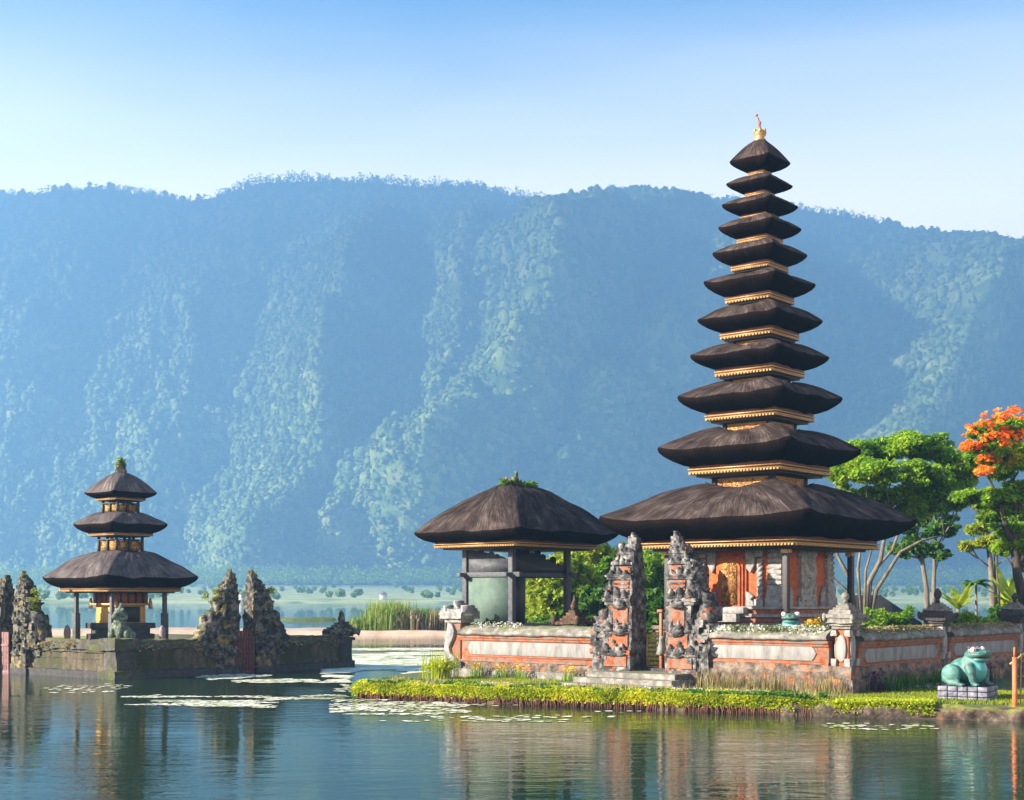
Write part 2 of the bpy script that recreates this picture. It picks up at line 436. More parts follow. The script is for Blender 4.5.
# ------------------------------------------------------------------ setting: the forested caldera wall
RIDGE = np.array([(-700, 230), (-200, 205), (0, 196), (30, 198), (60, 193), (110, 191), (150, 199), (185, 204), (215, 200), (260, 186), (300, 183), (370, 185), (430, 190), (470, 189), (500, 199), (545, 206),
                  (600, 196), (640, 193), (690, 200), (730, 205), (800, 213), (850, 220), (900, 233), (940, 243), (985, 241), (1024, 251), (1200, 300), (1700, 420)], float)
SPURS = [  # design polylines (x, y seen from the shore), depth of the bulge in metres, width
    ([(452, 215), (440, 290), (422, 360), (396, 440), (320, 540)], 60, 46),
    ([(365, 262), (332, 330), (308, 375), (300, 470), (250, 560)], 66, 42),
    ([(598, 275), (520, 318), (492, 350), (494, 400), (470, 455), (400, 520)], 120, 55),
    ([(660, 365), (596, 425), (540, 480), (490, 560)], 105, 50),
    ([(905, 255), (882, 330), (858, 410), (800, 520)], 115, 50),
    ([(925, 290), (955, 370), (975, 450), (960, 560)], 90, 50),
    ([(1000, 245), (1030, 320), (1060, 420), (1060, 560)], 90, 50),
    ([(700, 215), (720, 330), (735, 440), (700, 560)], 55, 55),
    ([(180, 215), (150, 330), (120, 450), (60, 560)], 18, 60),
    ([(20, 230), (-20, 340), (-60, 520)], 22, 60),
    ([(800, 240), (790, 330), (770, 450)], 35, 40),
]
YR = 3200.0
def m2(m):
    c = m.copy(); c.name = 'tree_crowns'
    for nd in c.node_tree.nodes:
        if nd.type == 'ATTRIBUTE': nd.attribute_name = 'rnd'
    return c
def make_mountain():
    nx, ns = 640, 300
    X = np.linspace(-1450, 1450, nx)
    s = np.concatenate([np.linspace(0, 1, ns - 12), 1 + np.linspace(.01, .25, 12)])
    zr = CAM_Z + (598 - np.interp(512 + 1400 * X / YR, RIDGE[:, 0], RIDGE[:, 1])) * YR / 1400
    XX, SS = np.meshgrid(X, s, indexing='ij'); ZR = zr[:, None] + 0 * SS
    q = np.clip(SS, 0, 1)
    h = .55 * q + .45 * q ** 1.6
    Y = 2840 + (YR - 2840) * q; Z = -50 + (ZR + 50) * h
    back = SS > 1
    Y = np.where(back, YR + (SS - 1) * 800, Y); Z = np.where(back, ZR - (SS - 1) * 600, Z)
    # spurs
    PX = 512 + 1400 * XX / Y; PY = 598 - (Z - CAM_Z) * 1400 / Y
    wob = 45 * (fbm(np.stack([PX.ravel() / 85, PY.ravel() / 85, 0 * PX.ravel()], 1), 5, 3) - .5).reshape(PX.shape)
    D = np.zeros_like(PX)
    for pl, A, w in SPURS:
        best = np.full(PX.shape, 1e9)
        for (x0, y0), (x1, y1) in zip(pl[:-1], pl[1:]):
            t = np.clip(((PX - x0) * (x1 - x0) + (PY - y0) * (y1 - y0)) / ((x1 - x0) ** 2 + (y1 - y0) ** 2), 0, 1)
            best = np.minimum(best, np.hypot(PX - 45 + wob - x0 - t * (x1 - x0), PY - y0 - t * (y1 - y0)))
        D = np.maximum(D, A * 1.25 * np.exp(-(best / (w * 1.35)) ** 1.25)) + .15 * A * np.exp(-(best / (w * 1.8)) ** 2)
    P = np.stack([XX.ravel() / 120, Z.ravel() / 260, 0 * XX.ravel()], 1)
    rid = 1 - np.abs(2 * fbm(P, 31, 4) - 1)
    D = D * 2.0 + 30 * (rid.reshape(PX.shape) - .6) * np.clip(q * 3, 0, 1)
    wx = 80 * (fbm(np.stack([XX.ravel() / 170, Z.ravel() / 170, 0 * XX.ravel() + 7], 1), 91, 3) - .5)
    P2 = np.stack([(XX.ravel() + wx - .35 * Z.ravel()) / 84, Z.ravel() / 190, 0 * XX.ravel()], 1)
    r2 = 1 - np.abs(2 * fbm(P2, 77, 4) - 1)
    D += 13 * (r2.reshape(PX.shape) - .6)
    P2 = np.stack([(XX.ravel() + .5 * wx) / 38, Z.ravel() / 60, 0 * XX.ravel()], 1)
    D += 14 * (fbm(P2, 78, 3).reshape(PX.shape) - .5)
    D *= 2.0
    fade = np.clip((1.0 - q) * 4.5, .05, 1) * (SS <= 1) + .1 * (SS > 1)
    Y = Y - D * fade * .95; Z = Z + D * fade * .22
    # nothing stands higher against the sky than the crest itself
    lim = CAM_Z + (598 - np.interp(512 + 1400 * XX / Y, RIDGE[:, 0], RIDGE[:, 1]) - 1) * Y / 1400
    Z = np.where(SS < .97, np.minimum(Z, lim), Z)
    # tree crowns: jittered cells, each a dome of its own size
    cell = 16.4
    gu = XX / cell; gv = (SS * 1520) / cell
    iu, iv = np.floor(gu), np.floor(gv)
    f1 = np.full(XX.shape, 9.); cid = np.zeros(XX.shape)
    for a in (-1, 0, 1):
        for b in (-1, 0, 1):
            ju, jv = (iu + a).astype(np.int64), (iv + b).astype(np.int64); zz = np.zeros_like(ju)
            ox, oy, sz = _h(ju, jv, zz, 3), _h(ju, jv, zz, 4), _h(ju, jv, zz, 5)
            d = np.hypot(gu - ju - ox, gv - jv - oy) / (.55 + .55 * sz)
            m = d < f1; f1 = np.where(m, d, f1); cid = np.where(m, _h(ju, jv, zz, 6), cid)
    dome = np.sqrt(np.clip(1 - f1 ** 2, 0, 1)) * (9.2 + 13 * cid)
    P3 = np.stack([XX.ravel() / 8, SS.ravel() * 190, 0 * XX.ravel()], 1)
    dome = dome + 4.4 * (vnoise(P3, 9).reshape(XX.shape) - .5)
    dome *= .25 * np.clip(SS * 12, 0, 1)
    Y = Y - dome * .62; Z = Z + dome * .72
    V = np.stack([XX.ravel(), Y.ravel(), Z.ravel()], 1)
    n2 = len(s); idx = np.arange(nx * n2).reshape(nx, n2)
    F = np.stack([idx[:-1, :-1].ravel(), idx[1:, :-1].ravel(), idx[1:, 1:].ravel(), idx[:-1, 1:].ravel()], 1)
    m, nt, b, out = base_mat('hill_forest')
    at = nt.nodes.new('ShaderNodeAttribute'); at.attribute_name = 'crown'
    c = ramp(nt, at.outputs['Fac'], [(0., (.03, .065, .018)), (.45, (.09, .15, .035)), (.8, (.17, .22, .06)), (.93, (.20, .23, .09)), (1., (.24, .25, .12))])
    # haze gradient painted into the forest colour: paler low down, darker near the crest
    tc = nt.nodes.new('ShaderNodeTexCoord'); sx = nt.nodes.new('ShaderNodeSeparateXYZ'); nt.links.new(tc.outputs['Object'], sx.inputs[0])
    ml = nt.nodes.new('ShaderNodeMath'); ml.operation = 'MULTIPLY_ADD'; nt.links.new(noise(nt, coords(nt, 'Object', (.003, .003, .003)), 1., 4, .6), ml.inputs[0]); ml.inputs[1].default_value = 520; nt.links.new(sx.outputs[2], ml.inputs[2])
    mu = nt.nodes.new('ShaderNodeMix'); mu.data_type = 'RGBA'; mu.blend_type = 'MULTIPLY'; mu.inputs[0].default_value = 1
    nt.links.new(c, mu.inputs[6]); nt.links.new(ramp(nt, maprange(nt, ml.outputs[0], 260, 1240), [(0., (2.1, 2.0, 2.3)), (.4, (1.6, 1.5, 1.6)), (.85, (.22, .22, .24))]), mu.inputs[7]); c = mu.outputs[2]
    nt.links.new(c, b.inputs['Base Color']); b.inputs['Roughness'].default_value = .9; b.inputs['Specular IOR Level'].default_value = .1
    bump(nt, b, noise(nt, coords(nt, 'Object'), .22, 4, .7), .9, 4.0)
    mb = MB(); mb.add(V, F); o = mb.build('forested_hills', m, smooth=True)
    a = o.data.attributes.new('crown', 'FLOAT', 'POINT'); a.data.foreach_set('value', cid.ravel().astype(np.float32))
    tag(o, kind='structure')
    # the forest itself: every crown a lumpy dome standing on the slope
    n = 52000; K = 7
    ii = RNG.integers(2, nx - 2, n); jj = (RNG.random(n) * (ns - 14)).astype(int) + 2
    P = V.reshape(nx, ns, 3)[ii, jj] + RNG.normal(0, 2.0, (n, 3)) * [1, .6, .6]
    big = fbm(P / 110., 41, 2); r = (2.6 + 6.0 * RNG.random(n) ** 2.2) * (.65 + .8 * big); h = r * (1.0 + .9 * RNG.random(n))
    th = np.arange(K) * 2 * np.pi / K; lv = [(1.0, -.55), (1.08, .05), (.86, .55), (.45, .88)]; W_ = []
    for q, (a, z) in enumerate(lv):
        J = 1 + .42 * (RNG.random((n, K)) - .5); ph = th + RNG.random(n)[:, None] * 6 + q * .39
        W_.append(np.stack([P[:, :1] + r[:, None] * a * J * np.cos(ph), P[:, 1:2] + r[:, None] * a * J * np.sin(ph), P[:, 2:] + h[:, None] * (z + .25 * (RNG.random((n, K)) - .5) + .25)], 2))
    W_.append((P + np.c_[r * .2 * RNG.normal(size=n), 0 * r, h * 1.25])[:, None, :])
    A = np.concatenate(W_, 1); base = np.arange(n)[:, None, None] * (4 * K + 1); i = np.arange(K); j = (i + 1) % K
    Q = np.concatenate([np.stack([q * K + i, q * K + j, (q + 1) * K + j, (q + 1) * K + i], 1) for q in range(3)]); T3 = np.stack([3 * K + i, 3 * K + j, np.full(K, 4 * K)], 1)
    mb = MB(); mb.add(A.reshape(-1, 3), [(base + Q[None]).reshape(-1, 4), (base + T3[None]).reshape(-1, 3)])
    col = np.clip(.45 + .5 * (RNG.random(n) - .5) + .9 * (fbm(P / 60., 44, 3) - .5), 0, 1)
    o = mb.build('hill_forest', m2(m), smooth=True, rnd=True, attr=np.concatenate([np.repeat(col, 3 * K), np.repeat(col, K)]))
    tag(o, 'dense hazy blue green forest covering the mountain wall', 'forest', kind='stuff')
    return X, zr
MX, MZR = make_mountain()

def ridge_trees():
    """sparse trees standing along the crest, seen against the sky"""
    mb = MB(); lf = MB()
    x = -1400.0
    while x < 1400:
        dens = vnoise(np.array([[x / 76., 3.3, 0]]), 4)[0]
        x += 2 * (1.3 + 7 * max(0, .52 - dens)) * (0.6 + random.random())
        z = np.interp(x, MX, MZR) - 11; y = YR - 8 + random.uniform(-28, 20); h = random.uniform(17, 28) * (.6 + .8 * dens)
        mb.tube([(x, y, z - 2), (x + random.uniform(-.8, .8), y, z + h * .5), (x + random.uniform(-1.6, 1.6), y, z + h * .9)], [.6, .45, .25], 4)
        k = random.randint(4, 7); C = []
        for q in range(k):
            c = np.array([x + random.gauss(0, 3.8), y + random.gauss(0, 2.4), z + h * random.uniform(.5, 1.02)])
            mb.tube([(x, y, z + h * .4), c], [.3, .1], 3)
            C.append(ellip_pts(c, (3.4, 2.6, 2.2), 9, .2))
        leaves(lf, np.concatenate(C), 1.9, .2, 1.5)
    o = mb.build('ridge_trees', [DBARK])
    lo = lf.build('foliage', L_DEEP, o, rnd=True)
    tag(o, 'line of small bare-looking trees along the mountain crest', 'trees', kind='stuff')
ridge_trees()

def far_shore():
    nx, ny = 500, 90
    X = np.linspace(-1450, 1450, nx); T = np.linspace(0, 1, ny)
    XX, TT = np.meshgrid(X, T, indexing='ij')
    Y = 955 + 1960 * TT + 22 * (vnoise(np.stack([XX.ravel() / 90, 0 * XX.ravel(), 0 * XX.ravel()], 1), 2).reshape(XX.shape) - .5)
    Z = -.6 + 3.2 * np.clip(TT * 30, 0, 1) + 30 * TT ** 1.3 + 1.6 * (fbm(np.stack([XX.ravel() / 13, TT.ravel() * 50, 0 * XX.ravel()], 1), 8, 3).reshape(XX.shape) - .5)
    idx = np.arange(nx * ny).reshape(nx, ny)
    F = np.stack([idx[:-1, :-1].ravel(), idx[1:, :-1].ravel(), idx[1:, 1:].ravel(), idx[:-1, 1:].ravel()], 1)
    m, nt, b, out = base_mat('shore_fields')
    v = coords(nt, 'Object', (.02, .05, .05))
    c = ramp(nt, noise(nt, v, 1., 6, .6), [(.35, (.20, .28, .09)), (.5, (.40, .46, .18)), (.6, (.55, .55, .32)), (.75, (.26, .36, .10))])
    nt.links.new(c, b.inputs['Base Color']); b.inputs['Roughness'].default_value = 1
    mb = MB(); mb.add(np.stack([XX.ravel(), Y.ravel(), Z.ravel()], 1), F)
    tag(mb.build('far_shore_land', m, smooth=True), kind='structure')
    # woods on the flat ground: thousands of crowns
    lf = MB(); C = []
    for k in range(2600):
        x = random.uniform(-1150, 1150); band = random.random()
        if band < .62: y = random.uniform(2300, 2820); z = 2.6 + 30 * ((y - 955) / 1960.) ** 1.3; h = random.uniform(20, 42)
        else:
            y = 962 + 1400 * random.random() ** 2; x *= y / 2600.; z = 2.6 + 30 * ((y - 955) / 1960.) ** 1.3; h = random.uniform(3, 7) * (y / 1100.)
            if vnoise(np.array([[x / 60., y / 60., 0]]), 12)[0] < .5: continue
        r = h * random.uniform(.28, .42)
        C.append(ellip_pts((x, y, z + h * .6), (r * 1.1, r, h * .42), 42, .5))
    leaves(lf, np.concatenate(C), 3.2, .2, 1.3)
    tag(lf.build('far_woods', L_BRIGHT, rnd=True), 'low woods massed on the far shore below the mountain', 'woods', kind='stuff')
far_shore()

def shore_houses():
    """tiny pale buildings on the far shore"""
    m = plain('pale_house_wall', (.6, .58, .55), .8); rm = plain('house_roof', (.25, .18, .15), .8)
    spots = [(-186, 968, 5, 'tiny white house by the far water edge'), (88, 972, 6, 'tiny pale house on the far shore behind the pavilion'), (-92, 1000, 5, 'tiny white hut among the far shore fields')]
    for x, y, w, lab in spots:
        t = thing('shore_house', lab, 'house', (x, y, 3.0), random.uniform(-.5, .5), 'houses on the far shore')
        b = MB(); b.box(-w / 2, w / 2, -2.2, 2.2, -2, 3.2); b.build('wall', m, t)
        r = MB(); r.prism([(-w / 2 - .5, 3.15), (w / 2 + .5, 3.15), (w / 2, 3.5), (0, 5.2), (-w / 2, 3.5)], -2.7, 2.7); r.build('roof', rm, t)
shore_houses()

# ------------------------------------------------------------------ setting: islands and bars
TH = R(40)
OX, OY = 10.47, 44.0
UU = np.array([math.cos(TH), -math.sin(TH)]); VV = np.array([math.sin(TH), math.cos(TH)])
def W(x, y, z=0):
    p = np.array([OX, OY]) + x * UU + y * VV
    return (p[0], p[1], z)

def land(name, outline, top, mat, depth=1.2, noisez=.05, step=1.0, taper=.4):
    """irregular low land: shoreline ring falling to below the water, gently uneven top"""
    P = np.array(outline, float); Q = []
    for i in range(len(P)):
        a, b = P[i], P[(i + 1) % len(P)]; k = max(1, int(np.linalg.norm(b - a) / step))
        for t in range(k): Q.append(a + (b - a) * t / k)
    Q = np.array(Q); n = len(Q)
    Q = Q + .35 * np.stack([vnoise(np.c_[Q * .6, np.zeros(n)], 1) - .5, vnoise(np.c_[Q * .6, np.zeros(n)], 2) - .5], 1) * min(1, step)
    c = Q.mean(0)
    bm = bmesh.new()
    def nrm(i):
        t = Q[(i + 1) % n] - Q[i - 1]; t /= np.linalg.norm(t) + 1e-9; return np.array([t[1], -t[0]])
    area = np.sum(Q[:, 0] * np.roll(Q[:, 1], -1) - np.roll(Q[:, 0], -1) * Q[:, 1]); sg = 1 if area > 0 else -1
    topv = [bm.verts.new((Q[i][0], Q[i][1], top + noisez * (vnoise(np.array([[Q[i][0] * .8, Q[i][1] * .8, 0]]), 5)[0] - .5))) for i in range(n)]
    botv = [bm.verts.new((*(Q[i] + sg * nrm(i) * taper), -depth)) for i in range(n)]
    for i in range(n): bm.faces.new((botv[i], botv[(i + 1) % n], topv[(i + 1) % n], topv[i]) if sg > 0 else (topv[i], topv[(i + 1) % n], botv[(i + 1) % n], botv[i]))
    bm.faces.new(topv if sg > 0 else topv[::-1])
    bmesh.ops.triangulate(bm, faces=[f for f in bm.faces if len(f.verts) > 4])
    me = bpy.data.meshes.new(name); bm.to_mesh(me); bm.free(); me.materials.append(mat)
    o = bpy.data.objects.new(name, me); COL.objects.link(o)
    return tag(o, kind='structure')

SOIL = stone('damp_soil', [(.3, (.035, .025, .016)), (.55, (.09, .065, .04)), (.75, (.16, .125, .08))], 2.5, 12, .8, 1., moss=((.07, .10, .015), .32))
GROUND = stone('grassy_ground', [(.3, (.05, .08, .012)), (.55, (.10, .135, .02)), (.75, (.17, .17, .05))], 1.4, 18, .8, 1.)
SAND = stone('pink_sand', [(.3, (.30, .21, .15)), (.6, (.48, .36, .28)), (.8, (.56, .46, .38))], .7, 10, .5, 1.)
BANKPTS = [(-5.15, 47.6), (-2.6, 46.0), (1.0, 44.2), (4.6, 42.4), (8.0, 40.7), (10.2, 39.9), (12.4, 39.1), (14.2, 38.6), (16.0, 38.3), (22, 37.5), (45, 36)]
land('island_ground', BANKPTS + [(90, 40), (95, 120), (55, 128), (22, 112), (8, 96), (2.5, 78), (-1.8, 64), (-4.4, 55.5), (-5.5, 50)], .36, SOIL)
land('sand_bar', [(-60, 131), (-40, 127.5), (-24, 127), (-10, 126), (2, 124), (14, 126), (14, 138), (-8, 139), (-30, 138), (-55, 136)], .45, SAND, 1., .2, 2.0, 1.5)
land('grassy_spit', [(-39, 214), (-33, 212), (-27, 213), (-29, 216), (-36, 216.5)], .35, GROUND, 1., .3, 3.0, 1.5)

# lawn blades and the ground cover along the bank
def along(pts, t):
    P = np.array(pts, float); d = np.r_[0, np.cumsum(np.linalg.norm(np.diff(P, axis=0), axis=1))]
    return np.stack([np.interp(t, d, P[:, 0]), np.interp(t, d, P[:, 1])], 1), d[-1]
def bank_frame(t):
    p, Ltot = along(BANKPTS, t); e, _ = along(BANKPTS, t + .05); s, _ = along(BANKPTS, np.maximum(t - .05, 0))
    d = e - s; d /= np.linalg.norm(d, axis=1)[:, None] + 1e-9
    return p, np.stack([-d[:, 1], d[:, 0]], 1)       # inward normal

def lawn():
    mb = MB(); n = 60000
    t = RNG.random(n) * 27.0; p, nn = bank_frame(t); off = 1.0 + RNG.random(n) ** .9 * 6.0
    q = p + nn * off[:, None]
    # keep in front of the walls
    loc = np.stack([(q - [OX, OY]) @ UU, (q - [OX, OY]) @ VV], 1)
    ok = ~((loc[:, 0] < .35) & (loc[:, 1] > -.35)) & ~((loc[:, 1] > .2) & (loc[:, 0] < .55))
    q = q[ok]
    blades(mb, np.c_[q, np.full(len(q), .33)], .14, .035, .6)
    tag(mb.build('lawn_grass', L_LAWN, rnd=True), 'short sunlit grass between the bank and the temple wall', 'grass', kind='stuff')
lawn()
# ------------------------------------------------------------------ thatched roofs
def ring(hx, hy, rc, z, up=0., lift=0., N=22, K=6):
    rc = min(rc, hx * .9, hy * .9); pts = []
    for sx, sy, a0 in ((1, -1, -90), (1, 1, 0), (-1, 1, 90), (-1, -1, 180)):
        cx, cy = sx * (hx - rc), sy * (hy - rc)
        for k in range(K + 1):
            a = R(a0 + 90 * k / K); pts.append((cx + rc * math.cos(a), cy + rc * math.sin(a)))
        nx = [(1, 1), (-1, 1), (-1, -1), (1, -1)][[(1, -1), (1, 1), (-1, 1), (-1, -1)].index((sx, sy))]
        a = pts[-1]
        # start of next arc
        na0 = a0 + 90; ncx, ncy = nx[0] * (hx - rc), nx[1] * (hy - rc)
        b = (ncx + rc * math.cos(R(na0)), ncy + rc * math.sin(R(na0)))
        for k in range(1, N): pts.append((a[0] + (b[0] - a[0]) * k / N, a[1] + (b[1] - a[1]) * k / N))
    P = np.array(pts); c = np.minimum(np.abs(P[:, 0]) / hx, np.abs(P[:, 1]) / hy)
    return np.c_[P, z + up * c ** 7 + lift * c ** 2.2]

def thatch(name, parent, h, n, zt, zb_tip, zbot, c, p=1.5, up=.12, mats=None, closed_top=False, seed=1, shoulder=.16, flat=0., lift=0.):
    """h eave half sizes, n neck half sizes, zt shoulder height, zb_tip eave lip height, zbot soffit height, c soffit half sizes"""
    hx, hy = h; nx, ny = n; cx, cy = c
    rings = []; zone = []
    if closed_top: rings.append(ring(.02, max(.02, ny - nx + .02), .01, zt)); zone.append(0)
    else:
        rings.append(ring(nx * .98, ny * .98, nx * .06, zt - shoulder * 1.1)); zone.append(0)
        rings.append(ring(nx + shoulder * .3, ny + shoulder * .3, .06, zt - shoulder * .35, 0, lift * .45)); zone.append(0)
        rings.append(ring(nx + shoulder * .62, ny + shoulder * .62, .06, zt - shoulder * .07, 0, lift * .85)); zone.append(0)
    s0x, s0y = (nx + shoulder, ny + shoulder) if not closed_top else (nx, ny)
    M = 14
    for k in range(M + 1):
        t = k / M
        x = s0x + (hx - s0x) * t; y = s0y + (hy - s0y) * t
        z = zt - (zt - zb_tip) * ((1 - flat) * t ** p + flat * t) - (0.02 if closed_top and k == 0 else 0)
        rc = .05 + .10 * min(hx, hy) * (1 - t) * 1.5 + .05 * hx
        rings.append(ring(x, y, rc, z, up * t ** 3, lift * (1 - t) ** 1.5)); zone.append(0)
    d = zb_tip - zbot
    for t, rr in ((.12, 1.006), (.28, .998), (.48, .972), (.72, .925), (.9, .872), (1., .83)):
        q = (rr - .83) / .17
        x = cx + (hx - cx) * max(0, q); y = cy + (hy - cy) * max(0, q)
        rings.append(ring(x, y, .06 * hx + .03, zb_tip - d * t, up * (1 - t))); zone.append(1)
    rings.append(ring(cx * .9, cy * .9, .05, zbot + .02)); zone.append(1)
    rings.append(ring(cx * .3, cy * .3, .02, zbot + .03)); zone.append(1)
    n_ = len(rings[0]); mb = MB(); V = []; UV = []; vv = 0; prev = None
    for r in rings:
        if prev is not None: vv += float(np.linalg.norm(r - prev, axis=1).mean())
        prev = r
        seg = np.linalg.norm(np.roll(r, -1, 0) - r, axis=1)
        UV.append(np.c_[np.linspace(0, 8 * max(hx, hy), n_), np.full(n_, vv)])
        D = (fbm(np.c_[UV[-1][:, 0] * 2.2, np.full(n_, vv * .6), np.full(n_, seed * 3.7)], seed, 3) - .5)
        B = (fbm(r * .9 + seed * 5.1, seed + 3, 2) - .5)
        rad = r * [1, 1, 0]; rad = rad / (np.linalg.norm(rad, axis=1)[:, None] + 1e-6)
        V.append(r + rad * (D * .11 + B * .13)[:, None] * min(1, hx / 2) + np.array([0, 0, 1.]) * (D * .09 + B * .12)[:, None] * min(1, hx / 2))
    mb.add(np.concatenate(V), []); F0 = []; F1 = []
    i = np.arange(n_); j = (i + 1) % n_
    for k in range(len(rings) - 1):
        G = np.stack([(k + 1) * n_ + i, (k + 1) * n_ + j, k * n_ + j, k * n_ + i], 1)
        (F0 if zone[k + 1] == 0 else F1).append(G)
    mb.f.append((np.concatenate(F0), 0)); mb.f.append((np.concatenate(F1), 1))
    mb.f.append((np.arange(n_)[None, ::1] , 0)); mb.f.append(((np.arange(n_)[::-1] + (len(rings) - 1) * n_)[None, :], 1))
    mb.uv = UV
    return mb.build(name, mats or [T_TOP, T_CUT], parent, smooth=True)

def eave_trim(parent, cx, cy, z1, dz, dent=.14):
    """stepped cornice under the thatch: red band, gilded band, row of gilded teeth, inner band"""
    mb = MB()
    mb.cbox(0, 0, cx * .975, cy * .975, z1 - dz * .26, z1 + .05, 1)
    mb.cbox(0, 0, cx * 1.0, cy * 1.0, z1 - dz * .36, z1 - dz * .26, 0)
    mb.cbox(0, 0, cx * .975, cy * .975, z1 - dz * .50, z1 - dz * .36, 1)
    mb.cbox(0, 0, cx * .99, cy * .99, z1 - dz * .60, z1 - dz * .50, 0)
    mb.cbox(0, 0, cx * .95, cy * .95, z1 - dz * .80, z1 - dz * .60, 1)
    mb.cbox(0, 0, cx * .88, cy * .88, z1 - dz, z1 - dz * .80, 2)
    for ax in (0, 1):
        L, o = (cx, cy) if ax == 0 else (cy, cx)
        k = max(4, int(2 * L * .98 / dent)); s = 2 * L * .98 / k
        for q in range(k):
            a = -L * .98 + s * (q + .5); w = s * .32
            for sg in (-1, 1):
                y0, y1 = sorted((sg * o * .97, sg * o * 1.0)); zz0, zz1 = z1 - dz * .78, z1 - dz * .60
                if ax == 0: mb.box(a - w, a + w, y0, y1, zz0, zz1, 0)
                else: mb.box(y0, y1, a - w, a + w, zz0, zz1, 0)
    return mb.build('eave_trim', [GOLD, TRIMDARK, DARKWOOD], parent)

def neck(parent, n, z0, z1, gold=True):
    mb = MB(); mb.cbox(0, 0, n * .93, n * .93, z0, z1, 0)
    for sx in (-1, 1):
        for sy in (-1, 1): mb.cbox(sx * n * .94, sy * n * .94, n * .06 + .015, n * .06 + .015, z0, z1, 0)
    mb.cbox(0, 0, n * 1.0, n * 1.0, z1 - .05, z1 + .02, 0)
    o = mb.build('neck', [DARKWOOD], parent)
    if gold:
        h = z1 - z0; a = n * .82
        for k in range(4):
            p = MB(); p.box(-a, a, -n * .99, -n * .935, z0 + h * .30, z1 - h * .16, 0, step=.12)
            f = n * .995
            for (x0, x1, q0, q1) in ((-a, a, z0 + h * .22, z0 + h * .30), (-a, a, z1 - h * .16, z1 - h * .08)): p.box(x0, x1, -f, -n * .93, q0, q1, 1)
            ob = p.build('carved_panel', [GOLDC, GOLD], o); ob.rotation_euler = (0, 0, k * math.pi / 2)
    return o

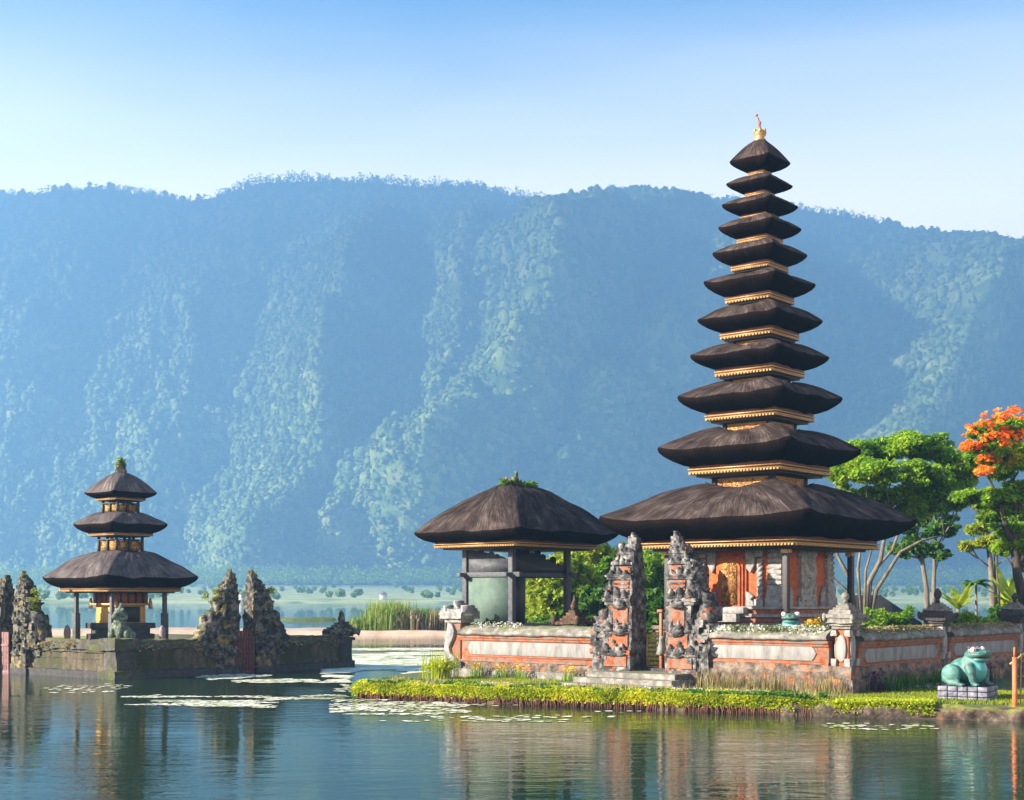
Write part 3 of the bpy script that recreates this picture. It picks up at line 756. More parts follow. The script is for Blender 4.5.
# ------------------------------------------------------------------ the eleven-roofed tower
TC = (9.1, 51.4)
def ty(y): return CAM_Z + (598 - y) * TC[1] / 1400.0
def make_meru():
    t = thing('meru_tower', 'tall pagoda of eleven black thatched roofs with gilded eaves and orange shrine below', 'pagoda', (*TC, 0), -TH)
    # plinth
    b = MB(); b.cbox(0, 0, 3.0, 3.0, .2, 1.5); b.cbox(0, 0, 2.75, 2.75, 1.5, 2.25); b.cbox(0, 0, 2.85, 2.85, 2.25, 2.4, 0); b.build('plinth', [BASE], t, bevel=.03)
    b = MB(); b.cbox(0, 0, 2.15, 2.15, 2.4, 2.52, 0); b.cbox(0, 0, 2.05, 2.05, 2.52, 2.72, 1); b.cbox(0, 0, 2.18, 2.18, 2.72, 2.84, 0); b.cbox(0, 0, 2.02, 2.02, 2.84, 3.0, 1); b.cbox(0, 0, 2.12, 2.12, 3.0, 3.1, 0)
    b.warp(.015, 4); b.build('pedestal', [GREY, ORANGE_W], t, bevel=.015)
    zc0, zc1 = 3.1, 5.35
    w = MB(); w.cbox(0, 0, 1.85, 1.85, zc0, zc1 - .25, 0); w.cbox(0, 0, 1.95, 1.95, zc1 - .25, zc1 - .1, 1); w.cbox(0, 0, 2.05, 2.05, zc1 - .1, zc1 + .1, 1)
    w.build('shrine_wall', [ORANGE, GREY], t, bevel=.01)
    # door on the sunlit face (local -y)
    def arch(wd, h, top): return [(-wd, 0), (wd, 0), (wd, h), (wd * .75, h + top * .55), (wd * .3, h + top * .7), (0, h + top), (-wd * .3, h + top * .7), (-wd * .75, h + top * .55), (-wd, h)]
    dx = -.05
    fr = MB()
    for q, (wd, h, yy) in enumerate(((.62, 1.55, 1.93), (.52, 1.48, 2.0), (.43, 1.42, 2.06))):
        fr.prism([(x + dx, z + zc0 + .0) for x, z in arch(wd, h, .32)], -yy, -1.8)
    f = fr.build('door_frame', [ORANGE], t, bevel=.012)
    d = MB(); d.prism([(x + dx, z + zc0 + .06) for x, z in arch(.31, 1.34, .26)], -2.10, -2.0)
    dd = d.build('door', [GOLDC], t)
    k = MB(); k.box(dx - .012, dx + .012, -2.115, -2.09, zc0 + .1, zc0 + 1.5); k.build('door_split', [REDWOOD], dd)
    th = MB(); th.box(dx - .75, dx + .75, -2.35, -1.9, zc0 - .25, zc0 - .02); th.box(dx - .6, dx + .6, -2.6, -2.3, zc0 - .55, zc0 - .25); th.build('doorstep', [GREY], t, bevel=.02)
    # carved grey stone: wings beside door, twisted colonnettes, stacked corner pilasters, panel on the other face
    def scroll_wing(x, s, z0, h):
        return [(x, z0), (x + s * .34, z0), (x + s * .30, z0 + h * .18), (x + s * .18, z0 + h * .26), (x + s * .3, z0 + h * .38), (x + s * .12, z0 + h * .5), (x, z0 + h * .52)]
    for s in (-1, 1):
        m = MB(); m.prism(scroll_wing(dx + s * .62, s, zc0, 1.0), -1.99, -1.84); m.prism([(dx + s * .62, zc1 - .25), (dx + s * .98, zc1 - .25), (dx + s * .95, zc1 - .8), (dx + s * .8, zc1 - 1.05), (dx + s * .66, zc1 - .9)], -1.99, -1.84)
        m.warp(.03, 7, 3); m.build('carved_wing', [GREY], t, bevel=.02)
    def colonnette(x, y):
        m = MB()
        P = [(x + .05 * math.cos(q * 1.25), y + .05 * math.sin(q * 1.25), zc0 + .25 + q * .075) for q in range(20)]
        m.tube(P, .085, 8); m.tube([(2 * x - p[0], 2 * y - p[1], p[2]) for p in P], .085, 8)
        m.cbox(x, y, .17, .14, zc0, zc0 + .26); m.cbox(x, y, .15, .13, zc0 + 1.75, zc0 + 1.9); m.cbox(x, y, .19, .16, zc0 + 1.9, zc0 + 2.02)
        m.build('twisted_colonnette', [GREY], t, bevel=.015)
    colonnette(1.12, -1.93); colonnette(-1.22, -1.93)
    for sx, sy in ((1, -1), (-1, -1), (1, 1), (-1, 1)):
        m = MB(); cx, cy = sx * 1.72, sy * 1.72
        m.cbox(cx, cy, .34, .34, zc0, zc0 + .32, 0, .12); m.cbox(cx, cy, .30, .30, zc0 + .32, zc0 + .75, 0, .12)
        for q in range(7):
            z = zc0 + .78 + q * .19; m.cbox(cx, cy, .27, .27, z, z + .12, 0, .12); m.cbox(cx, cy, .235, .235, z + .12, z + .19, 0)
        m.cbox(cx, cy, .36, .36, zc1 - .28, zc1 - .12, 0, .12)
        m.warp(.018, 6, 5); m.build('corner_pilaster', [GREY], t)
    def side_panel(rot):
        g = MB()
        g.box(-.55, .55, -2.0, -1.83, zc0 + .2, zc0 + 1.95, 0, .09); g.box(-.68, .68, -1.96, -1.83, zc0, zc0 + .3, 0, .09); g.box(-.66, .66, -1.98, -1.83, zc0 + 1.8, zc0 + 2.0, 0, .09)
        for q in range(26):
            a = random.uniform(-.42, .42); z = zc0 + .3 + random.random() * 1.5
            g.ball((a, -2.0, z), (random.uniform(.06, .14), .07, random.uniform(.06, .14)), 0, 8)
        for s in (-1, 1):
            g.prism([(s * 1.0, zc0), (s * 1.45, zc0), (s * 1.42, zc0 + .55), (s * 1.25, zc0 + .75), (s * 1.1, zc0 + .5)], -1.97, -1.84)
        g.warp(.035, 6, 8); ob = g.build('carved_false_door', [GREY], t); ob.rotation_euler = (0, 0, rot)
    side_panel(R(90)); side_panel(R(180)); side_panel(R(270))
    # posts round the shrine, each with its gilded bracket
    for sx, sy in ((1, -1), (1, 1), (-1, -1), (-1, 1)):
        m = MB(); px_, py_ = sx * 2.42, sy * 2.42
        m.cbox(px_, py_, .10, .10, 2.62, 5.2); m.cbox(px_, py_, .17, .17, 2.4, 2.62)
        po = m.build('post', [DARKWOOD], t, bevel=.015)
        g = MB(); g.cbox(px_, py_, .12, .12, 4.95, 5.3, 0, .07)
        for ax in (0, 1):
            for q in range(4):
                off = .12 + q * .14
                g.ball((px_ - (sx * off if ax == 0 else 0), py_ - (sy * off if ax else 0), 5.28 - .02 * q + .05 * (q == 3)), (.10, .10, .14 - .02 * q), 0, 8)
        g.warp(.04, 9); g.build('bracket', [GOLD], po, smooth=True)
    b = MB()
    for sg in (-1, 1):
        b.box(-2.6, 2.6, sg * 2.42 - .09, sg * 2.42 + .09, 5.3, 5.5); b.box(sg * 2.42 - .09, sg * 2.42 + .09, -2.6, 2.6, 5.3, 5.5)
    b.build('ring_beam', [REDWOOD], t)
    # tiers: tip y, half width, soffit y, shoulder y, soffit fraction, trim depth (px)
    tiers = [(523, 4.25, 541, 480, .755, 11), (452, 2.72, 467, 425, .70, 11), (400, 2.19, 414, 379, .67, 10), (358, 1.86, 370, 341, .65, 10), (321.5, 1.67, 333, 303, .64, 9.5), (285, 1.48, 297.5, 272, .63, 9),
             (255, 1.27, 266, 243, .61, 8), (229, 1.11, 239, 218.5, .56, 7), (206.5, 1.02, 216, 197, .51, 6.5), (185.5, .89, 193.5, 175.5, .46, 5.5), (162.5, .81, 172.5, 139, .40, 5)]
    for k, (yt, a, yb, ys, cf, dz) in enumerate(tiers):
        zt, zt0, zb = ty(ys), ty(yt), ty(yb); c = a * cf
        if k < 10:
            c2 = tiers[k + 1][1] * tiers[k + 1][4]; nn = c2 * (.66 if k < 6 else .72)
        else: nn = .05
        lift = (.075 if k == 0 else .11 if k < 6 else .07) * a if k < 10 else 0; zt -= lift * (1.05 if k < 6 else .85)
        r = thatch('roof', t, (a, a), (nn, nn) if k < 10 else (.06, .06), zt, zt0, zb, (c, c), (1.75 if k == 0 else 2.1) if k < 10 else 1.8, .06 * a, None, k == 10, k + 1, .08 + .06 * a if k < 10 else .02, .05 if k < 10 else .3, lift)
        dzm = dz * TC[1] / 1400.0
        eave_trim(r, c, c, zb, dzm, .13 if k < 6 else .09)
        if k < 10:
            y_next = tiers[k + 1][2]; z_n1 = ty(y_next) - tiers[k + 1][5] * TC[1] / 1400.0
            neck(t, nn, zt - .45, z_n1 + .02, k < 7)
    f = MB(); z0 = ty(141)
    f.lathe([(.20, z0 - .08), (.24, z0 + .02), (.15, z0 + .10), (.22, z0 + .2), (.24, z0 + .28), (.17, z0 + .36), (.08, z0 + .42), (.05, z0 + .5)], 0, 0, 12)
    for q in range(6):
        a = q * math.pi / 3; f.ball((.2 * math.cos(a), .2 * math.sin(a), z0 + .33), (.07, .07, .1), 0, 6)
    fo = f.build('finial', [GOLD], t, smooth=True)
    s = MB(); s.tube([(0, 0, z0 + .4), (-.04, .03, z0 + .62), (-.10, .06, z0 + .85), (-.16, .05, z0 + .98)], [.05, .045, .03, .02], 6); s.ball((-.17, .05, z0 + 1.0), (.07, .04, .05)); s.ball((-.02, .02, z0 + .66), (.06, .05, .09))
    s.build('spire_ornament', [REDWOOD], fo, smooth=True)
make_meru()
# ------------------------------------------------------------------ carved masonry
def flame(w, h, curl=1):
    """outline of a carved leaf flame rising from (0,0)-(w,0)"""
    c = curl
    return [(0, 0), (w, 0), (w * 1.02, h * .22), (w * .82, h * .30), (w * 1.0, h * .45), (w * .72, h * .52), (w * .85, h * .68), (w * .52, h * .72), (w * .55, h * .9), (w * .25 * c, h), (w * .18, h * .75), (w * .02, h * .6), (w * .1, h * .4), (-w * .03, h * .25)]

def candi_half(t, side, stone_m, brick_m, dark_m, H=5.3, wd=1.0, seed=0, pinnacle=1.0, brick=True):
    """one half of a split gate standing on its inner plane x=0 and growing towards side (-1/+1); local z from 0"""
    rng = random.Random(seed); k = H / 5.3; S = side
    def bx(mb, w0, w1, d, z0, z1, mi=0, st=.085):
        x0, x1 = sorted((S * w0 * wd, S * w1 * wd)); mb.box(x0, x1, -d / 2, d / 2, z0 * k, z1 * k, mi, st)
    lay = [(.0, .32, 1.42, 1.2), (.32, .85, 1.3, 1.05), (.85, .95, 1.42, 1.14), (.95, 1.05, 1.32, 1.06), (1.05, 1.75, 1.15, .94), (1.75, 1.85, 1.24, 1.0), (1.85, 2.75, 1.05, .88), (2.75, 2.87, 1.2, .98), (2.87, 3.0, 1.3, 1.06), (3.0, 3.1, 1.15, .96),
           (3.1, 3.7, .98, .8), (3.7, 3.8, 1.12, .9), (3.8, 3.9, 1.2, .96), (3.9, 4.25, .84, .68), (4.25, 4.36, .98, .78), (4.36, 4.66, .64, .56), (4.66, 4.76, .76, .62), (4.76, 5.05, .46, .42), (5.05, 5.3, .34, .3)]
    b = MB()
    for z0, z1, w, d in lay:
        if z0 > 4.2: z1 = 4.25 + (z1 - 4.25) * pinnacle; z0 = 4.25 + (z0 - 4.25) * pinnacle
        bx(b, 0, w, d, z0, z1)
    b.warp(.022, 5.5, seed); b.build('gate_body', [stone_m], t)
    if brick:
        for z0, z1, w0, w1, d in ((1.15, 1.7, .12, .95, 1.02), (2.0, 2.65, .15, .80, .97), (3.16, 3.66, .12, .80, .88), (3.96, 4.2, .12, .6, .76), (.42, .8, .15, 1.15, 1.13)):
            m = MB(); bx(m, w0, w1, d, z0, z1, 0, .1); m.warp(.015, 6, seed + 2); m.build('brick_panel', [brick_m], t)
        m = MB()                                          # slotted niche with stone louvres
        for q in range(3): bx(m, .14, .78, .95, 3.24 + q * .14, 3.30 + q * .14, 0, .12)
        m.build('niche_slats', [stone_m], t)
    # carved flames on every ledge, outer edge and front corners
    for z, w, d, h in ((.95, 1.36, 1.05, .75), (1.75, 1.2, .95, .7), (2.0, 1.05, .85, .6), (3.0, 1.25, 1.0, .7), (3.8, 1.12, .85, .55), (4.25, .92, .7, .45), (4.7, .7, .55, .4)):
        m = MB()
        for dy0, dy1, kk in ((-d * .46, -d * .18, 1.), (d * .05, d * .4, .8)):
            P = [(S * (w * wd * .70 + p[0] * .55 * wd * (h / .7)), z * k + p[1] * k * kk) for p in flame(.62, h)]
            m.prism(P, dy0, dy1)
        for q in range(2):
            zz = z + rng.uniform(-.1, h * .6); m.box(*sorted((S * w * wd * rng.uniform(.8, .95), S * w * wd * rng.uniform(1.02, 1.16))), -d * rng.uniform(.2, .5), d * rng.uniform(.1, .4), zz * k, (zz + rng.uniform(.08, .2)) * k, 0, .07)
        m.warp(.028, 7, seed + 5); m.build('carved_wing', [stone_m], t)
        f = MB()
        for cx in (.22, .5, .8):
            P = [(S * (w * wd * cx) - .13 + p[0], z * k + p[1] * k * (1.2 if cx == .5 else .9)) for p in flame(.26, h * .55)]
            f.prism(P, -d * .56, -d * .42)
        for q in range(2):
            x0 = S * w * wd * rng.uniform(.1, .85); z0 = (z + rng.uniform(-.35, .1)) * k; f.box(x0 - .09, x0 + .09, -d * .55, -d * .4, z0, z0 + rng.uniform(.06, .16), 0, .06)
        f.warp(.022, 8, seed + 6); f.build('carved_crest', [stone_m], t)
    # demon-mask bosses down the front
    for z in (1.0, 1.8, 2.82):
        f = MB(); f.ball((S * .5 * wd, -.52, z * k), (.26, .13, .17), 0, 10)
        for e in (-1, 1): f.ball((S * .5 * wd + e * .12, -.60, (z + .08) * k), .06, 0, 6)
        f.prism([(S * .5 * wd - .3, (z - .1) * k), (S * .5 * wd - .16, (z - .2) * k), (S * .5 * wd + .16, (z - .2) * k), (S * .5 * wd + .3, (z - .1) * k)], -.6, -.45)
        f.warp(.03, 8, seed + 9); f.build('mask_boss', [stone_m], t)
    f = MB(); zt_ = 4.25 + .8 * pinnacle                              # crouching figure on the very top
    for q in range(3):
        x0 = S * wd * (.18 + .1 * (q % 2)); f.prism([(x0 - .12 + p_[0], (zt_ - .25 + q * .17) * k + p_[1]) for p_ in flame(.26 - .04 * q, .34)], -.2 + .05 * q, .16)
    f.warp(.04, 7, seed + 12); f.build('crown_figure', [stone_m], t)

# ------------------------------------------------------------------ courtyard walls
def wall_run(name, label, p0, length, rz, zs, panels, mats=None, depth=.52, plinth=0, group='courtyard wall sections', nlab=None):
    """wall along +x local from p0; zs = (ground, base top, panel z0, panel z1, coping z0, coping z1)"""
    g, zb, pz0, pz1, c0, c1 = zs
    t = thing(name, label, 'wall', p0, rz, group); d = depth / 2
    b = MB(); b.box(0, length, -d - .12, d + .12, g - .4 - p0[2], zb - .22, 0, .22); b.box(0, length, -d - .05, d + .05, zb - .22, zb, 0, .22); b.warp(.022, 3.2, 3); b.build('base_course', [BASE], t)
    if plinth: b = MB(); b.box(-.15, length, -d - plinth, -d, g - .4, zb - .28, 0, .3); b.warp(.015, 3, 8); b.build('footing', [DARKSTONE if plinth < .3 else COPING], t)
    m = MB(); m.box(0, length, -d, d, zb, c0 - .14); m.box(0, length, -d - .05, d + .05, zb, zb + .07); m.box(0, length, -d - .05, d + .05, c0 - .2, c0 - .11); m.box(0, length, -d - .09, d + .09, c0 - .11, c0)
    m.build('brick_body', [mats['brick'] if mats else ORANGE_W], t, bevel=.012)
    for x0, x1 in panels:
        q = MB(); cz = .5 * (pz0 + pz1); e = .16; hh = pz1 - pz0
        for s in (-1, 1):
            pts = [(x0 + e, pz0), (x1 - e, pz0), (x1 - e * .5, pz0 + hh * .2), (x1, cz), (x1 - e * .5, pz1 - hh * .2), (x1 - e, pz1), (x0 + e, pz1), (x0 + e * .5, pz1 - hh * .2), (x0, cz), (x0 + e * .5, pz0 + hh * .2)]
            y0, y1 = sorted((s * (d + .035), s * (d - .03))); q.prism(pts, y0, y1)
        q.build('plaster_panel', [WHITE], t, bevel=.012)
        f = MB()
        for s in (-1, 1):
            y0, y1 = sorted((s * (d + .02), s * (d - .03)))
            f.box(x0 - .1, x1 + .1, y0, y1, pz0 - .075, pz0 - .03); f.box(x0 - .1, x1 + .1, y0, y1, pz1 + .03, pz1 + .075)
        f.build('panel_border', [ORANGE], t)
    c = MB(); n = max(3, int(length / .35))
    X = np.linspace(0, length, n + 1)
    prof = [(-d - .16, c0), (-d - .20, c0 + .08), (-d - .15, c0 + .16), (-.14, c1 - .06), (0, c1), (.14, c1 - .06), (d + .15, c0 + .16), (d + .20, c0 + .08), (d + .16, c0)]
    k = len(prof); V = np.array([(x, y, z) for x in X for y, z in prof]); i = np.arange(k); j = (i + 1) % k
    c.add(V, [np.stack([a * k + i, (a + 1) * k + i, (a + 1) * k + j, a * k + j], 1) for a in range(n)] + [i[None, ::-1] * 1, (i + n * k)[None, :]])
    c.warp(.03, 2.6, 6); c.build('coping', [COPING if not mats else mats['coping']], t)
    return t

GZ = .36
def local_wall(name, label, x0, x1, zs, panels, **k):     # on the sunlit front line (y=0), running left to right
    return wall_run(name, label, W(x0, 0, 0), x1 - x0, -TH, zs, panels, **k)
local_wall('courtyard_wall', 'sunlit wall with long white panel under the open pavilion, left of the split gate', -16.1, -9.0, (GZ, .98, 1.24, 1.74, 1.98, 2.38), [(.45, 6.65)], plinth=.35)
local_wall('courtyard_wall', 'sunlit wall with white panel and weedy top between gate and corner pillar', -5.2, -.42, (GZ, 1.28, 1.40, 1.86, 2.05, 2.42), [(.35, 4.35)])
RZ2 = R(50)
wall_run('courtyard_wall', 'shaded wall with white panel directly right of the corner pillar', W(0, .42), 6.3, RZ2, (GZ, 1.22, 1.33, 1.78, 2.02, 2.42), [(.35, 5.95)], plinth=.12)
wall_run('courtyard_wall', 'shaded wall with white panel behind the seated green frog', W(0, 7.5), 6.6, RZ2, (GZ, 1.22, 1.33, 1.78, 2.02, 2.42), [(.35, 6.2)], plinth=.12)
wall_run('courtyard_wall', 'shaded wall end disappearing past the right edge of the photo', W(0, 15.0), 9, RZ2, (GZ, 1.22, 1.33, 1.78, 2.02, 2.42), [(.35, 8.5)], plinth=.12)

def pillar(label, loc, dark=False, top=3.6, w=.29):
    """capped wall pillar: stained base, orange shaft with white ovals, flaring stone cap, stepped roof and bud"""
    t = thing('wall_pillar', label, 'pillar', (*loc[:2], 0), -TH, 'pillars along the courtyard wall')
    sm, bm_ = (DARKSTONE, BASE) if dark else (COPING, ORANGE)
    b = MB(); b.cbox(0, 0, w + .22, w + .22, -.1, .85, 0, .2); b.cbox(0, 0, w + .12, w + .12, .85, 1.25, 0, .2); b.warp(.03, 3, 2); b.build('base', [BASE], t)
    m = MB(); m.cbox(0, 0, w - .06, w - .06, 1.25, 2.42); m.build('shaft', [bm_], t, bevel=.02)
    for rot in range(4):
        o = MB(); a = np.linspace(0, 2 * np.pi, 20, endpoint=False)
        o.prism(np.c_[.17 * np.sign(np.cos(a)) * np.abs(np.cos(a)) ** .8, 1.82 + .42 * np.sin(a)], -w - .0, -w + .1)
        ob = o.build('plaster_oval', [WHITE if not dark else GREY], t, bevel=.015); ob.rotation_euler = (0, 0, rot * math.pi / 2)
    c = MB()
    for s in (-1, 1):
        for q in (-1, 1): c.cbox(s * (w - .05), q * (w - .05), .09, .09, 1.25, 1.5, 0, .1); c.cbox(s * (w - .05), q * (w - .05), .09, .09, 2.2, 2.4, 0, .1)
    c.warp(.03, 7); c.build('corner_carving', [GREY], t)
    c = MB(); z = 2.42
    for hw, h in ((w + .02, .1), (w + .08, .1), (w + .17, .16), (w + .21, .1), (w + .10, .08)): c.cbox(0, 0, hw, hw, z, z + h, 0, .15); z += h
    for s in (-1, 1):
        for q in (-1, 1):
            c.ball((s * (w + .19), q * (w + .19), z - .17), (.08, .08, .14), 0, 8)
    c.warp(.03, 4.5, 4); c.build('cap', [DARKSTONE if dark else COPING], t)
    r = MB(); hw = w + .08
    while hw > .13: r.cbox(0, 0, hw, hw, z, z + .07, 0, .15); z += .07; hw -= .075
    r.warp(.02, 5, 5); ro = r.build('stepped_roof', [COPING], t)
    f = MB(); h = top - z; f.lathe([(.10, z - .02), (.06, z + h * .2), (.13, z + h * .45), (.13, z + h * .65), (.09, z + h * .85), (.02, z + h)], 0, 0, 12); f.build('bud', [COPING if not dark else DARKSTONE], ro, smooth=True)
    return t
pillar('pale corner pillar with orange shaft, white ovals and stone bud', W(0, 0))
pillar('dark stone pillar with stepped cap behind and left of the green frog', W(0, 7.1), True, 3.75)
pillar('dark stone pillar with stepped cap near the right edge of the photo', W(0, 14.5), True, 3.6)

def end_pillar():
    p = W(-16.3, -.02); t = thing('end_pillar', 'carved grey and orange end pillar left of the open pavilion', 'pillar', (*p[:2], 0), -TH)
    b = MB(); b.cbox(0, 0, .52, .5, -.3, .62, 0, .15); b.cbox(0, 0, .44, .42, .62, .95, 0, .15); b.warp(.02, 4); b.build('base', [DARKSTONE], t)
    m = MB(); m.cbox(0, 0, .3, .3, .95, 2.5); m.build('shaft', [ORANGE_W], t, bevel=.02)
    g = MB()
    S = [(-.4, .95), (.05, .95), (.12, 1.1), (-.12, 1.25), (-.2, 1.5), (-.02, 1.8), (.08, 2.1), (-.05, 2.4), (-.3, 2.45), (-.32, 2.1), (-.42, 1.8), (-.44, 1.4), (-.5, 1.15)]
    g.prism(S, -.42, .25); g.warp(.03, 6, 3); g.build('scroll', [GREY], t, bevel=.03)
    c = MB(); c.cbox(0, 0, .42, .4, 2.45, 2.6, 0, .12); c.cbox(0, 0, .56, .52, 2.6, 2.86, 0, .12); c.cbox(0, 0, .4, .38, 2.86, 2.98, 0, .12)
    for s in (-1, 1): c.prism([(s * .35 + s * p_[0], 2.7 + p_[1]) for p_ in flame(.34, .42)], -.4, .3)
    c.prism([(p_[0] - .14, 2.95 + p_[1]) for p_ in flame(.3, .38)], -.25, .25)
    c.warp(.04, 6, 7); c.build('cap', [GREY], t)
end_pillar()

# ------------------------------------------------------------------ split gate, steps, inner gate
GCX = -7.15
for S, lab in ((-1, 'left half of the carved split gate, its inner face in shadow'), (1, 'right half of the carved split gate, in front of the orange shrine')):
    p = W(GCX + S * .72, 0); t = thing('split_gate', lab, 'gate', (*p[:2], .62), -TH, 'halves of the split gate by the tower')
    candi_half(t, S, GATE, ORANGE_W, DARKSTONE, 4.9, .95, 11 + S)
for S, lab in ((1, 'low carved wing wall joining the right gate half to the white panelled wall'), (-1, 'low carved wing wall joining the left gate half to the pavilion wall')):
    p = W(GCX + S * 1.85, -.02); t = thing('gate_wing', lab, 'gate wing', (*p[:2], .4), -TH)
    b = MB(); x0, x1 = sorted((0, S * .55)); b.box(x0, x1, -.42, .42, -.2, 1.0, 0, .12); b.box(x0, x1 + .0, -.36, .36, 1.0, 2.1, 0, .1); b.warp(.04, 4.5, 3); b.build('wing_body', [GATE], t)
    g = MB()
    for z, w, h in ((1.0, .75, .7), (1.7, .6, .9)) + (((2.2, .6, 1.0), (2.9, .55, .9), (3.5, .45, .8)) if S > 0 else ((1.9, .4, .5),)):
        g.prism([(S * ((.05 if z < 2.5 else -.35) + q[0]), z + q[1]) for q in flame(w, h)], -.3, .3)
    for q in range(14):
        x0 = S * random.uniform(.05, .5); z0 = random.uniform(.9, 2.0); g.box(x0 - .14, x0 + .14, -.46, -.2, z0, z0 + random.uniform(.1, .3), 0, .08)
    g.warp(.05, 6.5, 6); g.build('carved_wing', [GATE], t)

t = thing('stone_steps', 'three worn grey stone steps leading up to the split gate', 'steps', W(GCX, -.6, 0), -TH)
for q, (y0, z) in enumerate(((-2.0, .50), (-1.45, .68), (-.95, .86))):
    b = MB(); b.box(-2.3 + q * .25, 2.2 - q * .2, y0, .7, -.1, z, 0, .3); b.warp(.012, 3, q); b.build('step', [COPING], t, bevel=.02)
b = MB(); b.box(-1.3, 1.3, .7, 1.4, -.1, .95); b.build('threshold', [DARKSTONE], t)

LEAFGOLD = carved_gold('green_gilded_lattice', 9.)
for S, lab in ((-1, 'left leaf of the low gilded lattice gate inside the split gate'), (1, 'right leaf of the low gilded lattice gate inside the split gate')):
    t = thing('lattice_gate', lab, 'gate', W(GCX, .45, .95), -TH, 'leaves of the low lattice gate')
    fr = MB(); x0, x1 = (S * .06, S * .7); a, b_ = min(x0, x1), max(x0, x1)
    fr.box(a, a + .05, -.03, .03, 0, 1.25); fr.box(b_ - .05, b_, -.03, .03, 0, 1.25); fr.box(a, b_, -.03, .03, 0, .06); fr.box(a, b_, -.03, .03, 1.2, 1.26); fr.build('frame', [GOLD], t)
    la = MB()
    for q in range(7):
        x = a + .05 + (b_ - a - .1) * q / 6; la.box(x - .014, x + .014, -.015, .015, .06, 1.2)
    for q in range(7):
        z = .15 + q * .16
        for k in range(6):
            x = a + .1 + (b_ - a - .2) * k / 5; la.ball((x, 0, z), (.05, .02, .06), 0, 6)
    la.build('lattice', [plain('mossy_gilding', (.30, .26, .06), .6, 0, .4, 12)], t)
t = thing('offering_post', 'thin reddish post with white cloth tied round it in the gateway', 'post', W(GCX + .02, .3, .95), -TH)
b = MB(); b.cbox(0, 0, .05, .05, 0, 1.95); b.cbox(0, 0, .11, .11, 1.95, 2.05); b.build('post', [REDWOOD], t, bevel=.01)
b = MB(); b.lathe([(.07, 1.12), (.10, 1.05), (.08, .98), (.13, .75), (.17, .5), (.12, .48)], 0, 0, 10); b.warp(.03, 8); b.build('cloth', [WHITE], t, smooth=True)

# terrace inside the walls
b = MB(); b.box(-15.9, -.35, .36, 16, -.3, .94); o = b.build('terrace', [COPING]); o.location = W(0, 0); o.rotation_euler = (0, 0, -TH); tag(o, kind='structure')

